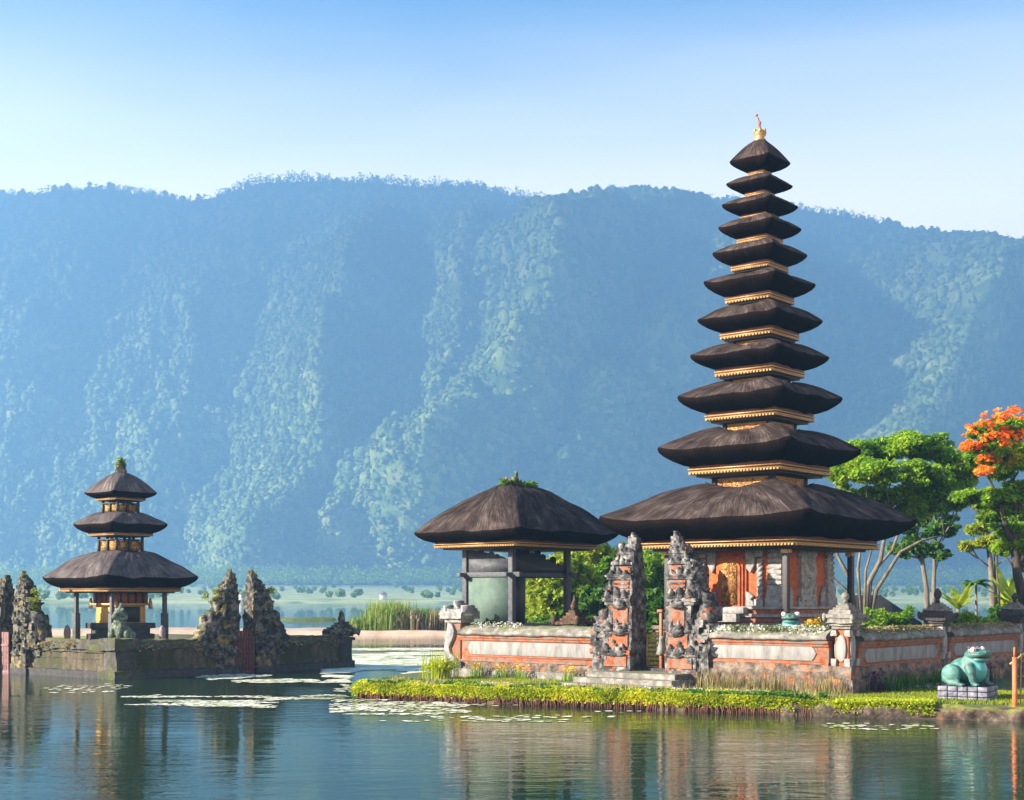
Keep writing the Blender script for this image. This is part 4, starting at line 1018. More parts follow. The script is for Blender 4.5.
# ------------------------------------------------------------------ open pavilion
def pavilion():
    p0 = np.array([.0, 54.5]); c = p0 + 1.2 * -UU + 1.75 * VV
    t = thing('pavilion', 'open pavilion with hipped thatched roof and blue grey posts behind the left wall', 'pavilion', (c[0], c[1], 0), -TH)
    hx, hy = 1.2, 1.75
    b = MB(); b.cbox(0, 0, hx + .35, hy + .35, .3, 2.15, 0, .3); b.cbox(0, 0, hx + .45, hy + .45, 2.15, 2.36, 0, .3); b.warp(.015, 3); b.build('platform', [COPING], t)
    for sx, sy in ((1, -1), (-1, -1), (1, 1), (-1, 1)):
        m = MB(); m.cbox(sx * hx, sy * hy, .115, .115, 2.36, 5.5); m.cbox(sx * hx, sy * hy, .16, .16, 2.36, 2.5); m.build('post', [BLUEWOOD], t, bevel=.02)
    b = MB()
    for s in (-1, 1):
        b.box(-hx - .45, hx + .45, s * hy - .09, s * hy + .09, 4.22, 4.42); b.box(s * hx - .09, s * hx + .09, -hy - .45, hy + .45, 4.24, 4.40)
    b.build('cross_beam', [BLUEWOOD], t, bevel=.02)
    b = MB()
    for s in (-1, 1):
        b.box(-hx - .3, hx + .3, s * hy - .1, s * hy + .1, 5.45, 5.62); b.box(s * hx - .1, s * hx + .1, -hy - .3, hy + .3, 5.45, 5.62)
    b.build('top_beam', [REDWOOD], t)
    PAN = stone('grey_green_board', [(.3, (.045, .085, .075)), (.6, (.085, .13, .11)), (.8, (.16, .18, .15))], 2., 10, .3, .8)
    b = MB(); b.box(-hx + .1, hx - .1, -hy - .03, -hy + .03, 2.36, 4.24); b.build('lower_panel', [PAN], t)
    b = MB(); b.box(-hx - .03, -hx + .03, -hy + .1, hy * .1, 2.36, 4.24); b.build('side_panel', [PAN], t)
    # carved boards with jagged tops
    def jag(a0, a1, z0, prof):
        n = len(prof); pts = [(a0, z0), (a1, z0)]
        for q in range(n)[::-1]:
            x1 = a0 + (a1 - a0) * (q + 1) / n; x0 = a0 + (a1 - a0) * q / n
            pts += [(x1, z0 + prof[q]), (x0 + (x1 - x0) * .5, z0 + prof[q] + .06), (x0, z0 + prof[q])]
        return pts
    b = MB(); b.prism(jag(-hx + .1, hx - .1, 4.40, [.95, .82, .88, .75, .78, .68, .58, .5]), -hy - .025, -hy + .025); b.build('upper_board', [BLUEWOOD], t)
    b = MB(); b.prism(jag(-hy + .1, hy - .1, 4.40, [.95, .85, .9, .75, .85, .7, .5, .62, .35, .3]), hx - .03, hx + .03, 'x'); b.build('upper_board', [DARKWOOD], t)
    b = MB(); b.prism(jag(-hy + .1, hy - .1, 4.40, [.9, .85, .8, .75, .7, .6, .55, .4]), -hx - .03, -hx + .03, 'x'); b.build('upper_board', [DARKWOOD], t)
    b = MB(); b.box(hx - .06, hx + .06, -hy + .1, -hy + .7, 2.36, 4.24); b.build('door_leaf', [DARKWOOD], t)
    r = thatch('roof', t, (2.72, 3.28), (.28, 1.02), 7.95, 5.98, 5.60, (2.16, 2.70), 1.5, .08, None, True, 21, .05, .30)
    o = eave_trim(r, 2.14, 2.68, 5.62, .30, .12)
    # ridge crest: carved stone with plants growing on it
    f = MB()
    for q in range(9):
        y = -.80 + q * .2; h = .22 + .28 * math.exp(-((q - 3.6) / 1.8) ** 2)
        f.prism([(y - .09 + p_[0], 7.82 + p_[1]) for p_ in flame(.19, h)], -.08, .08, 'x')
    f.lathe([(.14, 7.85), (.1, 8.1), (.13, 8.2), (.07, 8.32), (.09, 8.4), (.05, 8.5)], 0, -.05, 8); f.warp(.03, 7); f.build('ridge_crest', [MOSSY], t)
    l = MB(); C = np.concatenate([ellip_pts((0, y, 7.98), (.22, .16, .2), 90, .2) for y in (-.9, -.6, -.3, 0, .3, .6, .9, 1.1)]); leaves(l, C, .085, .5, 1.8); l.build('rooftop_plants', [L_DEEP], t, rnd=True)
    l = MB(); leaves(l, ellip_pts((0, -.72, 8.15), (.12, .1, .14), 26, .2), .07, .5, 1.2); l.build('red_flowers', [L_FLAME], t, rnd=True)
pavilion()

# ------------------------------------------------------------------ remeshed sculpture bodies
def sculpt(name, blobs, mats, parent, voxel=.02, smooth=8, paint=None):
    mb = MB()
    for q in blobs:
        if q[0] == 'b': mb.ball(q[1], q[2], 0, 20)
        elif q[0] == 't': mb.tube(q[1], q[2], 14)
    o = mb.build(name, mats, parent)
    rm = o.modifiers.new('r', 'REMESH'); rm.mode = 'VOXEL'; rm.voxel_size = voxel
    sm = o.modifiers.new('s', 'SMOOTH'); sm.iterations = smooth; sm.factor = .5
    bpy.context.view_layer.update()
    ev = o.evaluated_get(bpy.context.evaluated_depsgraph_get())
    me = bpy.data.meshes.new_from_object(ev); o.modifiers.clear(); o.data = me; me.name = name
    n = len(me.polygons); me.polygons.foreach_set('use_smooth', np.ones(n, bool))
    if paint:
        C = np.zeros(n * 3); N = np.zeros(n * 3); me.polygons.foreach_get('center', C); me.polygons.foreach_get('normal', N)
        me.polygons.foreach_set('material_index', paint(C.reshape(-1, 3), N.reshape(-1, 3)).astype(np.int32))
    return o

FROGG = stone('frog_green_paint', [(.3, (.018, .075, .068)), (.5, (.045, .15, .135)), (.75, (.13, .28, .26))], 5, 8, .3, .6, patch=((.06, .07, .05), 4., .54, .70))
FROGB = stone('frog_turquoise_paint', [(.3, (.06, .30, .32)), (.7, (.11, .42, .44))], 4, 8, .1, .38)
EYEW = plain('eye_white_paint', (.75, .73, .72), .3, 0, .05); EYER = plain('eye_red_paint', (.6, .03, .05), .3, 0, .1); BLACKP = plain('black_paint', (.015, .013, .015), .35)

def frog(label, loc, rz, s=1.0, group='green frog statues'):
    """squatting frog statue facing local -y... head high, hind legs folded, forelegs straight"""
    t = thing('frog_statue', label, 'statue', loc, rz, group); t.scale = (s, s, s)
    B = [('b', (0, .12, .44), (.42, .50, .40)), ('b', (0, -.14, .58), (.38, .38, .40)), ('b', (0, -.22, .46), (.36, .36, .40)), ('b', (0, -.28, .93), (.36, .36, .19)), ('b', (0, -.44, .94), (.385, .26, .125)), ('b', (0, -.40, .79), (.33, .24, .09)),
         ('b', (.23, -.24, 1.05), (.13, .13, .12)), ('b', (-.23, -.24, 1.05), (.13, .13, .12)), ('b', (0, -.40, 1.0), (.24, .22, .10)), ('b', (.1, -.62, 1.03), (.05, .06, .04)), ('b', (-.1, -.62, 1.03), (.05, .06, .04))]
    for e in (-1, 1):
        B += [('t', [(e * .36, -.20, .62), (e * .43, -.34, .40), (e * .40, -.36, .16), (e * .38, -.40, .06)], [.15, .13, .10, .09])]
        for a in (-.5, 0, .5): B += [('t', [(e * .38, -.38, .05), (e * .38 + .17 * math.sin(a + e * .2), -.38 - .20 * math.cos(a), .04)], [.06, .04])]
        B += [('b', (e * .50, .28, .34), (.19, .32, .32)), ('t', [(e * .52, .48, .24), (e * .56, .24, .10), (e * .58, -.02, .07)], [.15, .11, .09])]
        for a in (-.45, 0, .45): B += [('t', [(e * .58, -.02, .05), (e * .58 + .2 * math.sin(a + e * .3), -.02 - .2 * math.cos(a), .04)], [.06, .04])]
    def paint(C, N):
        belly = (np.abs(C[:, 0]) < .30) & (C[:, 1] < -.30) & (C[:, 2] < .78) & (C[:, 2] > .08)
        mouth = (np.abs(C[:, 2] - .845) < .022) & (C[:, 1] < -.30)
        return np.where(mouth, 2, np.where(belly, 1, 0))
    o = sculpt('body', B, [FROGG, FROGB, BLACKP], t, .022, 6, paint)
    for e in (-1, 1):
        q = MB(); q.ball((e * .275, -.31, 1.085), (.10, .085, .095), 0, 16); ey = q.build('eye', [EYEW], t, smooth=True)
        q = MB(); q.ball((e * .32, -.375, 1.09), (.035, .032, .042), 0, 12); q.build('pupil', [EYER], ey, smooth=True)
        q = MB(); q.ball((e * .26, -.22, 1.155), (.13, .10, .05), 0, 12); q.build('eyelid', [plain('eyelid_paint', (.10, .03, .04), .4)], ey, smooth=True)
    return t
def plinth_bricks(name, label, loc, rz, hx, hy, h):
    t = thing(name, label, 'plinth', loc, rz); m, nt, b, out = base_mat('painted_brick')
    v = coords(nt, 'Object'); sw = nt.nodes.new('ShaderNodeVectorRotate'); sw.rotation_type = 'X_AXIS'; sw.inputs['Angle'].default_value = R(90)
    c = ramp(nt, noise(nt, v, 6, 5, .6), [(.35, (.05, .05, .085)), (.6, (.20, .20, .25)), (.75, (.4, .4, .42))])
    nt.links.new(c, b.inputs['Base Color']); b.inputs['Roughness'].default_value = .7
    k = MB(); rows = 3; rh = h / rows
    for r in range(rows):
        off = .5 * (r % 2)
        for s in (-1, 1):
            n = int(2 * hx / .26)
            for q in range(n): x0 = -hx + (q + off * .0) * 2 * hx / n; k.box(x0 + .012, x0 + 2 * hx / n - .012, *sorted((s * hy, s * (hy - .1))), r * rh + .012, (r + 1) * rh - .012)
            n = int(2 * hy / .26)
            for q in range(n): y0 = -hy + q * 2 * hy / n; k.box(*sorted((s * hx, s * (hx - .1))), y0 + .012, y0 + 2 * hy / n - .012, r * rh + .012, (r + 1) * rh - .012)
    k.build('brick_courses', [m], t, bevel=.012)
    g = MB(); g.cbox(0, 0, hx - .03, hy - .03, -.2, h - .01); g.build('core', [plain('dark_mortar', (.02, .02, .035), .9)], t)
    g = MB(); g.cbox(0, 0, hx + .04, hy + .04, -.2, .06); g.build('foot_slab', [COPING], t)
FL = (px(968, 41.6), 41.6)
FRZ = R(44)
plinth_bricks('brick_plinth', 'low blue grey painted brick plinth under the big green frog', (*FL, .34), -TH + R(8), .72, .66, .47)
frog('big turquoise bellied green frog sitting on its brick plinth by the water', (*FL, .81), FRZ, .98)
frog('small green frog statue peeping over the wall before the tower shrine', W(-2.8, 1.6, 1.97), R(-10), .82)
frog('green frog statue half hidden behind the lattice gate', W(GCX + .45, 3.0, .94), R(-20), 1.6)
t = thing('stone_block', 'plain stone block the small frog sits on behind the wall', 'block', W(-2.8, 1.6, .9), -TH)
b = MB(); b.cbox(0, 0, .6, .6, 0, 1.07, 0, .2); b.warp(.02, 4); b.build('block', [COPING], t, bevel=.02)

# small shrine ornament seen between pavilion and gate
URN = stone('weathered_brown_carving', [(.35, (.02, .014, .010)), (.52, (.08, .045, .026)), (.7, (.19, .10, .055))], 5, 16, .9, .95)
def urn():
    t = thing('terrace_shrine', 'small carved brown shrine with pointed top between pavilion and split gate', 'shrine', W(-12.55, 2.4, .94), -TH)
    b = MB(); b.cbox(0, 0, .5, .5, 0, .9, 0, .2); b.cbox(0, 0, .62, .62, .9, 1.05, 0, .2)
    for sx in (-1, 1):
        for sy in (-1, 1): b.cbox(sx * .42, sy * .42, .07, .07, 1.05, 1.45)
    b.warp(.02, 5); b.build('stand', [URN], t)
    r = MB(); z = 1.45; hw = .62
    while hw > .14: r.cbox(0, 0, hw, hw, z, z + .11, 0, .12); z += .11; hw *= .72
    for sx in (-1, 1):
        for sy in (-1, 1): r.ball((sx * .56, sy * .56, 1.6), (.14, .14, .2), 0, 8)
    r.lathe([(.12, z), (.16, z + .15), (.05, z + .4), (.02, z + .6)], 0, 0, 8); r.warp(.03, 6); r.build('roof', [URN], t)
urn()

# bamboo barrier at the right edge
ORPOST = plain('orange_painted_post', (.45, .12, .04), .6, 0, .25, 6); BAMB = plain('bamboo_rail', (.32, .22, .08), .6, 0, .3, 6)
def barrier():
    t = thing('bamboo_barrier', 'orange posts with thin bamboo rails at the right end of the bank', 'barrier', (px(1014.5, 39.0), 39.0, 0))
    for x, y, h in ((0, 0, 1.75), (1.5, .35, 1.9), (2.9, .6, 1.8)):
        m = MB(); m.tube([(x, y, -.5), (x + .01, y, h * .5), (x, y, h)], [.075, .07, .065], 10); m.tube([(x, y, h), (x, y, h + .28)], [.03, .025], 6); m.build('post', [ORPOST], t, smooth=True)
    m = MB()
    m.tube([(-.1, .06, 1.55), (.55, .14, 2.0), (1.1, .25, 2.35)], .035, 7); m.tube([(0, .05, .62), (1.5, .4, .62), (2.9, .65, .66)], .045, 7); m.tube([(0, .05, 1.2), (1.5, .4, 1.25), (2.9, .65, 1.2)], .03, 7)
    for q in range(9): m.tube([(.2 + q * .28, .1 + q * .06, .4), (.2 + q * .28 + .02, .1 + q * .06, 1.85)], .017, 6)
    m.build('rail', [BAMB], t, smooth=True)
barrier()

# ------------------------------------------------------------------ left island: three-roofed shrine in its own moated court
IO = np.array([-16.5, 58.8])
def IW(x, y, z=0):
    p = IO + x * UU + y * VV; return (p[0], p[1], z)
def island():
    b = MB(); b.box(-13.5, -.25, .25, 12.5, -1., 1.42); o = b.build('island_terrace', [MOSSY]); o.location = IW(0, 0); o.rotation_euler = (0, 0, -TH); tag(o, kind='structure')
    def iw(label, p, L, rz):
        t = thing('island_wall', label, 'wall', p, rz, 'mossy walls of the small island')
        b = MB(); b.box(-.1, L, -.50, .35, -1, .30, 0, .3); b.warp(.02, 3); b.build('footing', [DARKSTONE], t)
        b = MB(); b.box(0, L, -.26, .26, .30, .50, 0, .25); b.box(0, L, -.20, .2, .50, 1.15, 0, .25); b.box(0, L, -.28, .28, 1.08, 1.2, 0, .25); b.box(0, L, -.23, .23, .78, .84, 0, .25); b.warp(.03, 3, 4); b.build('wall_body', [ISLWALL], t)
        c = MB(); c.box(-.05, L, -.36, .36, 1.2, 1.42, 0, .16); c.box(-.05, L, -.22, .22, 1.42, 1.6, 0, .16); c.warp(.07, 2.4, 6); c.build('coping', [MOSSY], t)
        m = MB(); n = int(L * 520); P = np.c_[RNG.random(n) * L, RNG.normal(0, .22, n), np.full(n, 1.56)]; P[:, 2] -= np.abs(P[:, 1]) * .55 - .02
        keep = fbm(P * [1.1, 1, 0] + 3, 4) > .48; leaves(m, P[keep], .11, .6, 1.4); m.build('moss', [L_DRY], t, rnd=True)
    iw('sunlit mossy island wall facing the water, left of the corner', IW(-6.6, 0), 6.4, -TH)
    iw('dark mossy island wall between corner and island gate', IW(0, .1), 4.9, RZ2)
    iw('dark mossy island wall between island gate and small end lantern', IW(0, 8.0), 4.6, RZ2)
    iw('short sunlit island wall past the left edge of the photo', IW(-13, 0), 4.2, -TH)
    def ipillar(label, p, tall):
        t = thing('island_pillar', label, 'pillar', (*p[:2], 0), -TH, 'pillars on the small island wall')
        b = MB(); b.cbox(0, 0, .46, .46, -1, .35, 0, .2); b.cbox(0, 0, .36, .36, .35, 1.5, 0, .2); b.cbox(0, 0, .46, .46, 1.35, 1.5, 0, .2); b.warp(.03, 4); b.build('shaft', [DARKSTONE], t)
        c = MB(); z = 1.5
        for hw in (.42, .55, .66, .5, .38, .27): c.cbox(0, 0, hw, hw, z, z + .12 * tall, 0, .14); z += .12 * tall
        for s in (-1, 1):
            for q in (-1, 1): c.ball((s * .58, q * .58, 1.75), (.13, .13, .2), 0, 8)
        c.lathe([(.16, z), (.2, z + .14), (.11, z + .3), (.14, z + .4), (.03, z + .6)], 0, 0, 8); c.warp(.05, 5, 3); c.build('lantern_cap', [ISLGATE], t)
    ipillar('small moss topped stone lantern pillar at the right end of the island wall', IW(0, 12.7), 1.)
    # corner buttress with guardian statue
    t = thing('corner_buttress', 'dark stepped buttress at the near corner of the small island', 'buttress', IW(0, 0), -TH)
    b = MB(); b.cbox(0, 0, .62, .62, -1, .35, 0, .2); b.cbox(0, 0, .46, .46, .35, 1.2, 0, .2); b.cbox(0, 0, .6, .6, 1.2, 1.7, 0, .2); b.warp(.05, 3.5); b.build('buttress_body', [MOSSY], t)
    t = thing('guardian_statue', 'pale green lichened guardian lion before the three roofed shrine', 'statue', IW(-.35, .35, 1.6), -TH + R(10))
    B = [('b', (0, .1, .34), (.34, .44, .32)), ('b', (0, -.1, .66), (.28, .28, .38)), ('b', (0, -.16, 1.08), (.24, .25, .24)), ('b', (0, -.36, 1.02), (.15, .14, .13)), ('b', (0, -.02, 1.34), (.14, .14, .16)), ('b', (0, 0, 1.5), (.08, .08, .12))]
    for e in (-1, 1): B += [('t', [(e * .2, -.22, .7), (e * .22, -.34, .3), (e * .22, -.4, .05)], [.13, .1, .1]), ('b', (e * .32, .2, .22), (.18, .3, .22)), ('b', (e * .2, -.1, 1.28), (.07, .06, .11)), ('b', (e * .24, -.05, 1.0), (.12, .14, .2)), ('b', (e * .45, -.15, .25), (.14, .14, .2))]
    sculpt('body', B, [stone('green_lichen_stone', [(.35, (.015, .025, .018)), (.5, (.08, .11, .08)), (.7, (.30, .34, .27))], 7, 14, .9)], t, .035, 2)
    for e in (-1, 1):
        q = MB(); q.ball((e * .09, -.38, 1.14), .035, 0, 8); q.build('eye', [DARKSTONE], t, smooth=True)

    # three-roofed shrine
    c = IO + 5.3 * -UU + 3.7 * VV; D = c[1]
    def iz(y): return CAM_Z + (598 - y) * D / 1400.0
    t = thing('three_roof_shrine', 'small island shrine with three stacked grey brown thatched roofs', 'shrine', (c[0], c[1], 0), -TH)
    b = MB(); b.cbox(0, 0, 1.1, 1.1, 1.3, 1.75, 0, .2); b.cbox(0, 0, .95, .95, 1.75, 2.0, 0, .2); b.cbox(0, 0, 1.12, 1.12, 2.0, 2.25, 0, .2); b.warp(.02, 4); b.build('pedestal', [DARKSTONE], t)
    OCHRE = stone('ochre_board', [(.3, (.30, .16, .03)), (.6, (.50, .30, .07)), (.8, (.42, .20, .06))], 3, 12, .3, .6, stretch=(3, 3, .4))
    b = MB(); b.cbox(0, 0, .80, .80, 2.25, 3.1); b.build('cella', [OCHRE], t, bevel=.01)
    b = MB(); b.cbox(0, 0, .88, .88, 3.1, 3.95)
    b.build('upper_cella', [REDWOOD], t)
    b = MB()
    for s in (-.6, -.2, .2, .6): b.box(s - .05, s + .05, -.93, -.87, 3.1, 3.9); b.box(.87, .93, s - .05, s + .05, 3.1, 3.9)
    b.build('slats', [DARKWOOD], t)
    g = MB(); g.box(-1.0, 1.0, -1.0, 1.0, 3.06, 3.16, 0); g.build('gilded_shelf', [GOLD], t, bevel=.02)
    g = MB(); g.box(.80, .86, -.45, .45, 2.3, 3.0); g.build('opening_shade_board', [DARKWOOD], t)  # dark board on the solid wall, its colour standing for shade in an opening
    for sx in (-1, 1):
        for sy in (-1, 1):
            g = MB(); g.prism([(sx * (.9 + p_[0] * .4), 2.9 + p_[1]) for p_ in flame(.45, .5)], sy * .95 - .05, sy * .95 + .05); g.build('corner_scroll', [GOLD], t)
            m = MB(); m.cbox(sx * 1.42, sy * 1.42, .085, .085, 1.75, 4.0); m.cbox(sx * 1.42, sy * 1.42, .13, .13, 1.42, 2.7); m.cbox(sx * 1.42, sy * 1.42, .14, .14, 3.75, 3.95); m.build('post', [BLUEWOOD], t, bevel=.015)
    P2 = [T_TOP2, T_CUT]
    for k, (yt, a, yb, ys, cf, dz) in enumerate(((578, 2.56, 587.5, 550.5, .78, 5.5), (525, 1.53, 533.5, 512, .70, 3.5), (493.5, 1.18, 498.5, 472.5, .70, 3))):
        nn = (.72, .58, .05)[k]
        r = thatch('roof', t, (a, a), (nn, nn) if k < 2 else (.2, .2), iz(ys) - (.06 if k < 2 else 0), iz(yt), iz(yb), (a * cf, a * cf), 1.65, .05 * a, P2, k == 2, 40 + k, .16, .15, .06 if k < 2 else 0)
        eave_trim(r, a * cf, a * cf, iz(yb), dz * D / 1400., .12)
        if k < 2:
            z0, z1 = iz(ys) - .2, iz((533.5 + 3.5, 498.5 + 3)[k])
            b = MB(); b.cbox(0, 0, nn * .8, nn * .8, z0, z0 + (z1 - z0) * .78, 0)
            for sx in (-1, 0, 1):
                for sy in (-1, 0, 1):
                    if sx or sy: b.cbox(sx * nn * .97, sy * nn * .97, .05, .05, z0, z1, 0)
            for s in (-1, 1):
                for zz in (z0 + (z1 - z0) * .80,): b.box(-nn, nn, s * nn - .04, s * nn + .04, zz, zz + .05); b.box(s * nn - .04, s * nn + .04, -nn, nn, zz, zz + .05)
            o = b.build('neck', [DARKWOOD], t)
            for q in range(4):
                for e in (-1, 1):
                    g = MB(); g.box(*sorted((e * nn * .1, e * nn * .9)), -nn * .93, -nn * .85, z0 + .2, z0 + (z1 - z0) * .76); ob = g.build('carved_panel', [GOLDC], o); ob.rotation_euler = (0, 0, q * math.pi / 2)
    f = MB(); z = iz(473); f.lathe([(.22, z - .1), (.28, z + .1), (.2, z + .25), (.24, z + .4), (.12, z + .6), (.05, z + .72)], 0, 0, 10); f.warp(.06, 5); f.build('finial', [ISLGATE], t)
    l = MB(); leaves(l, ellip_pts((0, 0, z + .35), (.27, .27, .4), 220, .6), .08, .4, 1.5); l.build('finial_plants', [L_BRIGHT], t, rnd=True)
    for x, y, lab in ((-1.9, -1.6, 'small pale stone stub left of the three roofed shrine'), (1.95, .9, 'small pale stone stub right of the three roofed shrine')):
        p = c + x * UU + y * VV; q = MB(); q.lathe([(.17, 1.35), (.15, 1.6), (.18, 1.75), (.16, 1.95), (.09, 2.1), (.02, 2.15)], 0, 0, 8); q.warp(.03, 6)
        tt = thing('stone_stub', lab, 'stone', (p[0], p[1], 0), 0, 'stone stubs beside the island shrine'); q.build('stub', [plain('pinkish_stone', (.28, .22, .23), .9, 0, .3, 8)], tt)
    # split gates of the island
    def igate(y_or_x, front, S, lab, seed, H, pin=1., group='split gate halves of the small island'):
        p = IW(0, y_or_x) if not front else IW(y_or_x, 0)
        t = thing('island_gate', lab, 'gate', (*p[:2], .2), RZ2 if not front else -TH, group)
        candi_half(t, S, ISLGATE, ORANGE_W, DARKSTONE, H, .9, seed, pin, False)
        b = MB(); x0, x1 = sorted((0, S * 1.35)); b.box(x0, x1, -.62, .62, -1.2, .05, 0, .3); b.warp(.03, 3); b.build('footing', [DARKSTONE], t)
        w = MB()
        for q in range(16):
            a = random.random(); x0 = S * (.7 + a * 1.25); z0 = .9 + (1 - a) ** 1.1 * 2.3 * random.uniform(.1, 1.); w.box(x0 - .13, x0 + .13, -.46, .34, z0, z0 + random.uniform(.1, .35), 0, .09)
        for off, bz, fh, fw, d0, d1 in ((.35, .9, 2.7, .75, -.3, .3), (.8, .9, 2.35, .7, -.36, .1), (.65, .9, 2.2, .6, -.1, .4), (1.15, .9, 1.75, .7, -.34, .2), (1.5, .9, 1.2, .65, -.3, .25), (1.35, .9, 1.55, .5, 0, .4), (1.8, .85, .75, .45, -.28, .2), (.15, 2.4, 1.7, .6, -.25, .25)):
            w.prism([(S * (off + q[0]), bz + q[1]) for q in flame(fw, fh)], d0, d1)
        w.box(*sorted((S * .5, S * 1.9)), -.26, .26, .6, 1.6, 0, .12)
        w.warp(.07, 4.5, seed); w.build('side_wing', [ISLGATE], t)
        l = MB(); C = np.concatenate([ellip_pts((S * random.uniform(.1, 1.6), random.uniform(-.4, .3), random.uniform(1.2, 3.6)), (.2, .2, .2), 60, .3) for q in range(10)] + [ellip_pts((S * .22, 0, H * .80 + random.random() * H * .22), (.17, .2, .3), 90, .3) for q in range(6)])
        leaves(l, C, .075, .4, 1.5); l.build('clinging_plants', [L_LAWN], t, rnd=True)
    igate(6.05, False, -1, 'left half of the small island gate, tall mossy pinnacle and stepped wing', 31, 4.2, 1.15)
    igate(6.95, False, 1, 'right half of the small island gate, beside the rusty red gate door', 33, 4.2, 1.15)
    t = thing('red_gate', 'rusty red iron gate door closing the island gate, feet in the water', 'door', IW(.5, 5.75, 0), RZ2)
    RUST = stone('rust_red_paint', [(.3, (.05, .014, .013)), (.6, (.11, .032, .028)), (.8, (.16, .07, .06))], 5, 16, .5, .8)
    b = MB(); b.box(-.1, 1.0, -.05, .05, -.4, .1)
    for q in range(7): b.box(-.08 + q * .17, 0.04 + q * .17, -.04, .03, -.4, 1.95 - .03 * abs(q - 3) ** 2)
    b.box(-.1, 1.06, -.07, .0, .9, 1.0); b.box(-.1, 1.06, -.07, 0, 1.55, 1.63); b.build('boards', [RUST], t, bevel=.01)
    igate(-7.55, True, 1, 'lichened carved gate half standing at the left edge of the small island', 35, 4.1, 1.2)
    igate(-8.65, True, -1, 'carved gate half cut off by the left edge of the photo', 37, 4.0, 1.1)
    t = thing('pink_gate', 'faded pinkish red gate leaf at the left edge of the photo', 'door', IW(-8.75, -.35, 0), -TH)
    b = MB(); b.box(0, .75, -.05, .05, -.4, .1)
    for q in range(5): b.box(q * .15, .12 + q * .15, -.04, .03, -.4, 1.85)
    b.box(0, .75, -.07, 0, 1.2, 1.3); b.build('boards', [stone('faded_pink_paint', [(.3, (.12, .05, .05)), (.7, (.26, .14, .14))], 5, 16, .4, .8)], t, bevel=.01)
island()
# ------------------------------------------------------------------ planting on the main island
def hedge():
    t = thing('clipped_hedge', 'long low golden green ground cover hedge edging the water bank', 'hedge')
    C = []; n = 60000; tt = RNG.random(n) * 17.4
    p, nn = bank_frame(tt); off = RNG.random(n) * 1.75 - .12
    prof = np.clip(np.minimum((off + .12) / .28, (1.65 - off) / .3), 0, 1) ** .5
    top = .30 + (.25 + .26 * (fbm(np.c_[tt * 2.1, off * 2.0, 0 * tt], 3) - .5)) * prof
    top = np.where(tt > 14.6, .40 + (top - .40) * np.clip((17.4 - tt) / 2.8, 0, 1), top)
    front = RNG.random(n) < .38
    off = np.where(front, -.18 + .12 * RNG.random(n), off); z = np.where(front, .14 + (.40 * np.clip((19.5 - tt) / 5, .5, 1)) * RNG.random(n) ** .7, top - .1 * RNG.random(n) ** 2)
    q = p + nn * off[:, None]; mb = MB(); leaves(mb, np.c_[q, z], .062, .5, 1.5)
    # left end cap
    E = ellip_pts((-5.05, 48.2, .26), (.5, .9, .34), 3500, .75); E[:, 2] = np.abs(E[:, 2]); leaves(mb, E, .062, .5, 1.5)
    mb.build('foliage', [L_HEDGE], t, rnd=True)
    g = MB(); n = 1500; tt = RNG.random(n) * 16.5; keep = fbm(np.c_[tt * 1.1, 0 * tt, 0 * tt], 71) > .5; tt = tt[keep]; p, nn = bank_frame(tt); o = RNG.random(len(tt)) * 1.6 - .05
    blades(g, np.c_[p + nn * o[:, None], np.full(len(tt), .38)], .34, .028, .5); g.build('sprouting_blades', [L_DRY], t, rnd=True)
    g = MB(); n = 9000; tt = RNG.random(n) * 15.9; o = RNG.random(n) * 1.7 - .15; keep = fbm(np.c_[tt * 1.7, o * 1.5, 0 * tt + 4], 73) > .56; p, nn = bank_frame(tt[keep])
    leaves(g, np.c_[p + nn * o[keep][:, None], .50 + .12 * RNG.random(keep.sum())], .075, .5, 1.6); g.build('darker_leaves', [L_DEEP], t, rnd=True)
    r = MB(); n = 900; tt = RNG.random(n) * 15.9; p, nn = bank_frame(tt)
    for k in range(n):
        a = p[k] - nn[k] * random.uniform(.02, .2); h = random.uniform(.2, .42)
        r.tube([(a[0] + nn[k][0] * .12, a[1] + nn[k][1] * .12, h), (a[0], a[1], h * .6), (a[0] + random.uniform(-.06, .06), a[1] - random.uniform(0, .05), -.05)], [.016, .02, .014], 4)
    r.build('roots', [stone('red_brown_roots', [(.3, (.05, .02, .014)), (.7, (.16, .06, .04))], 5)], t)
hedge()

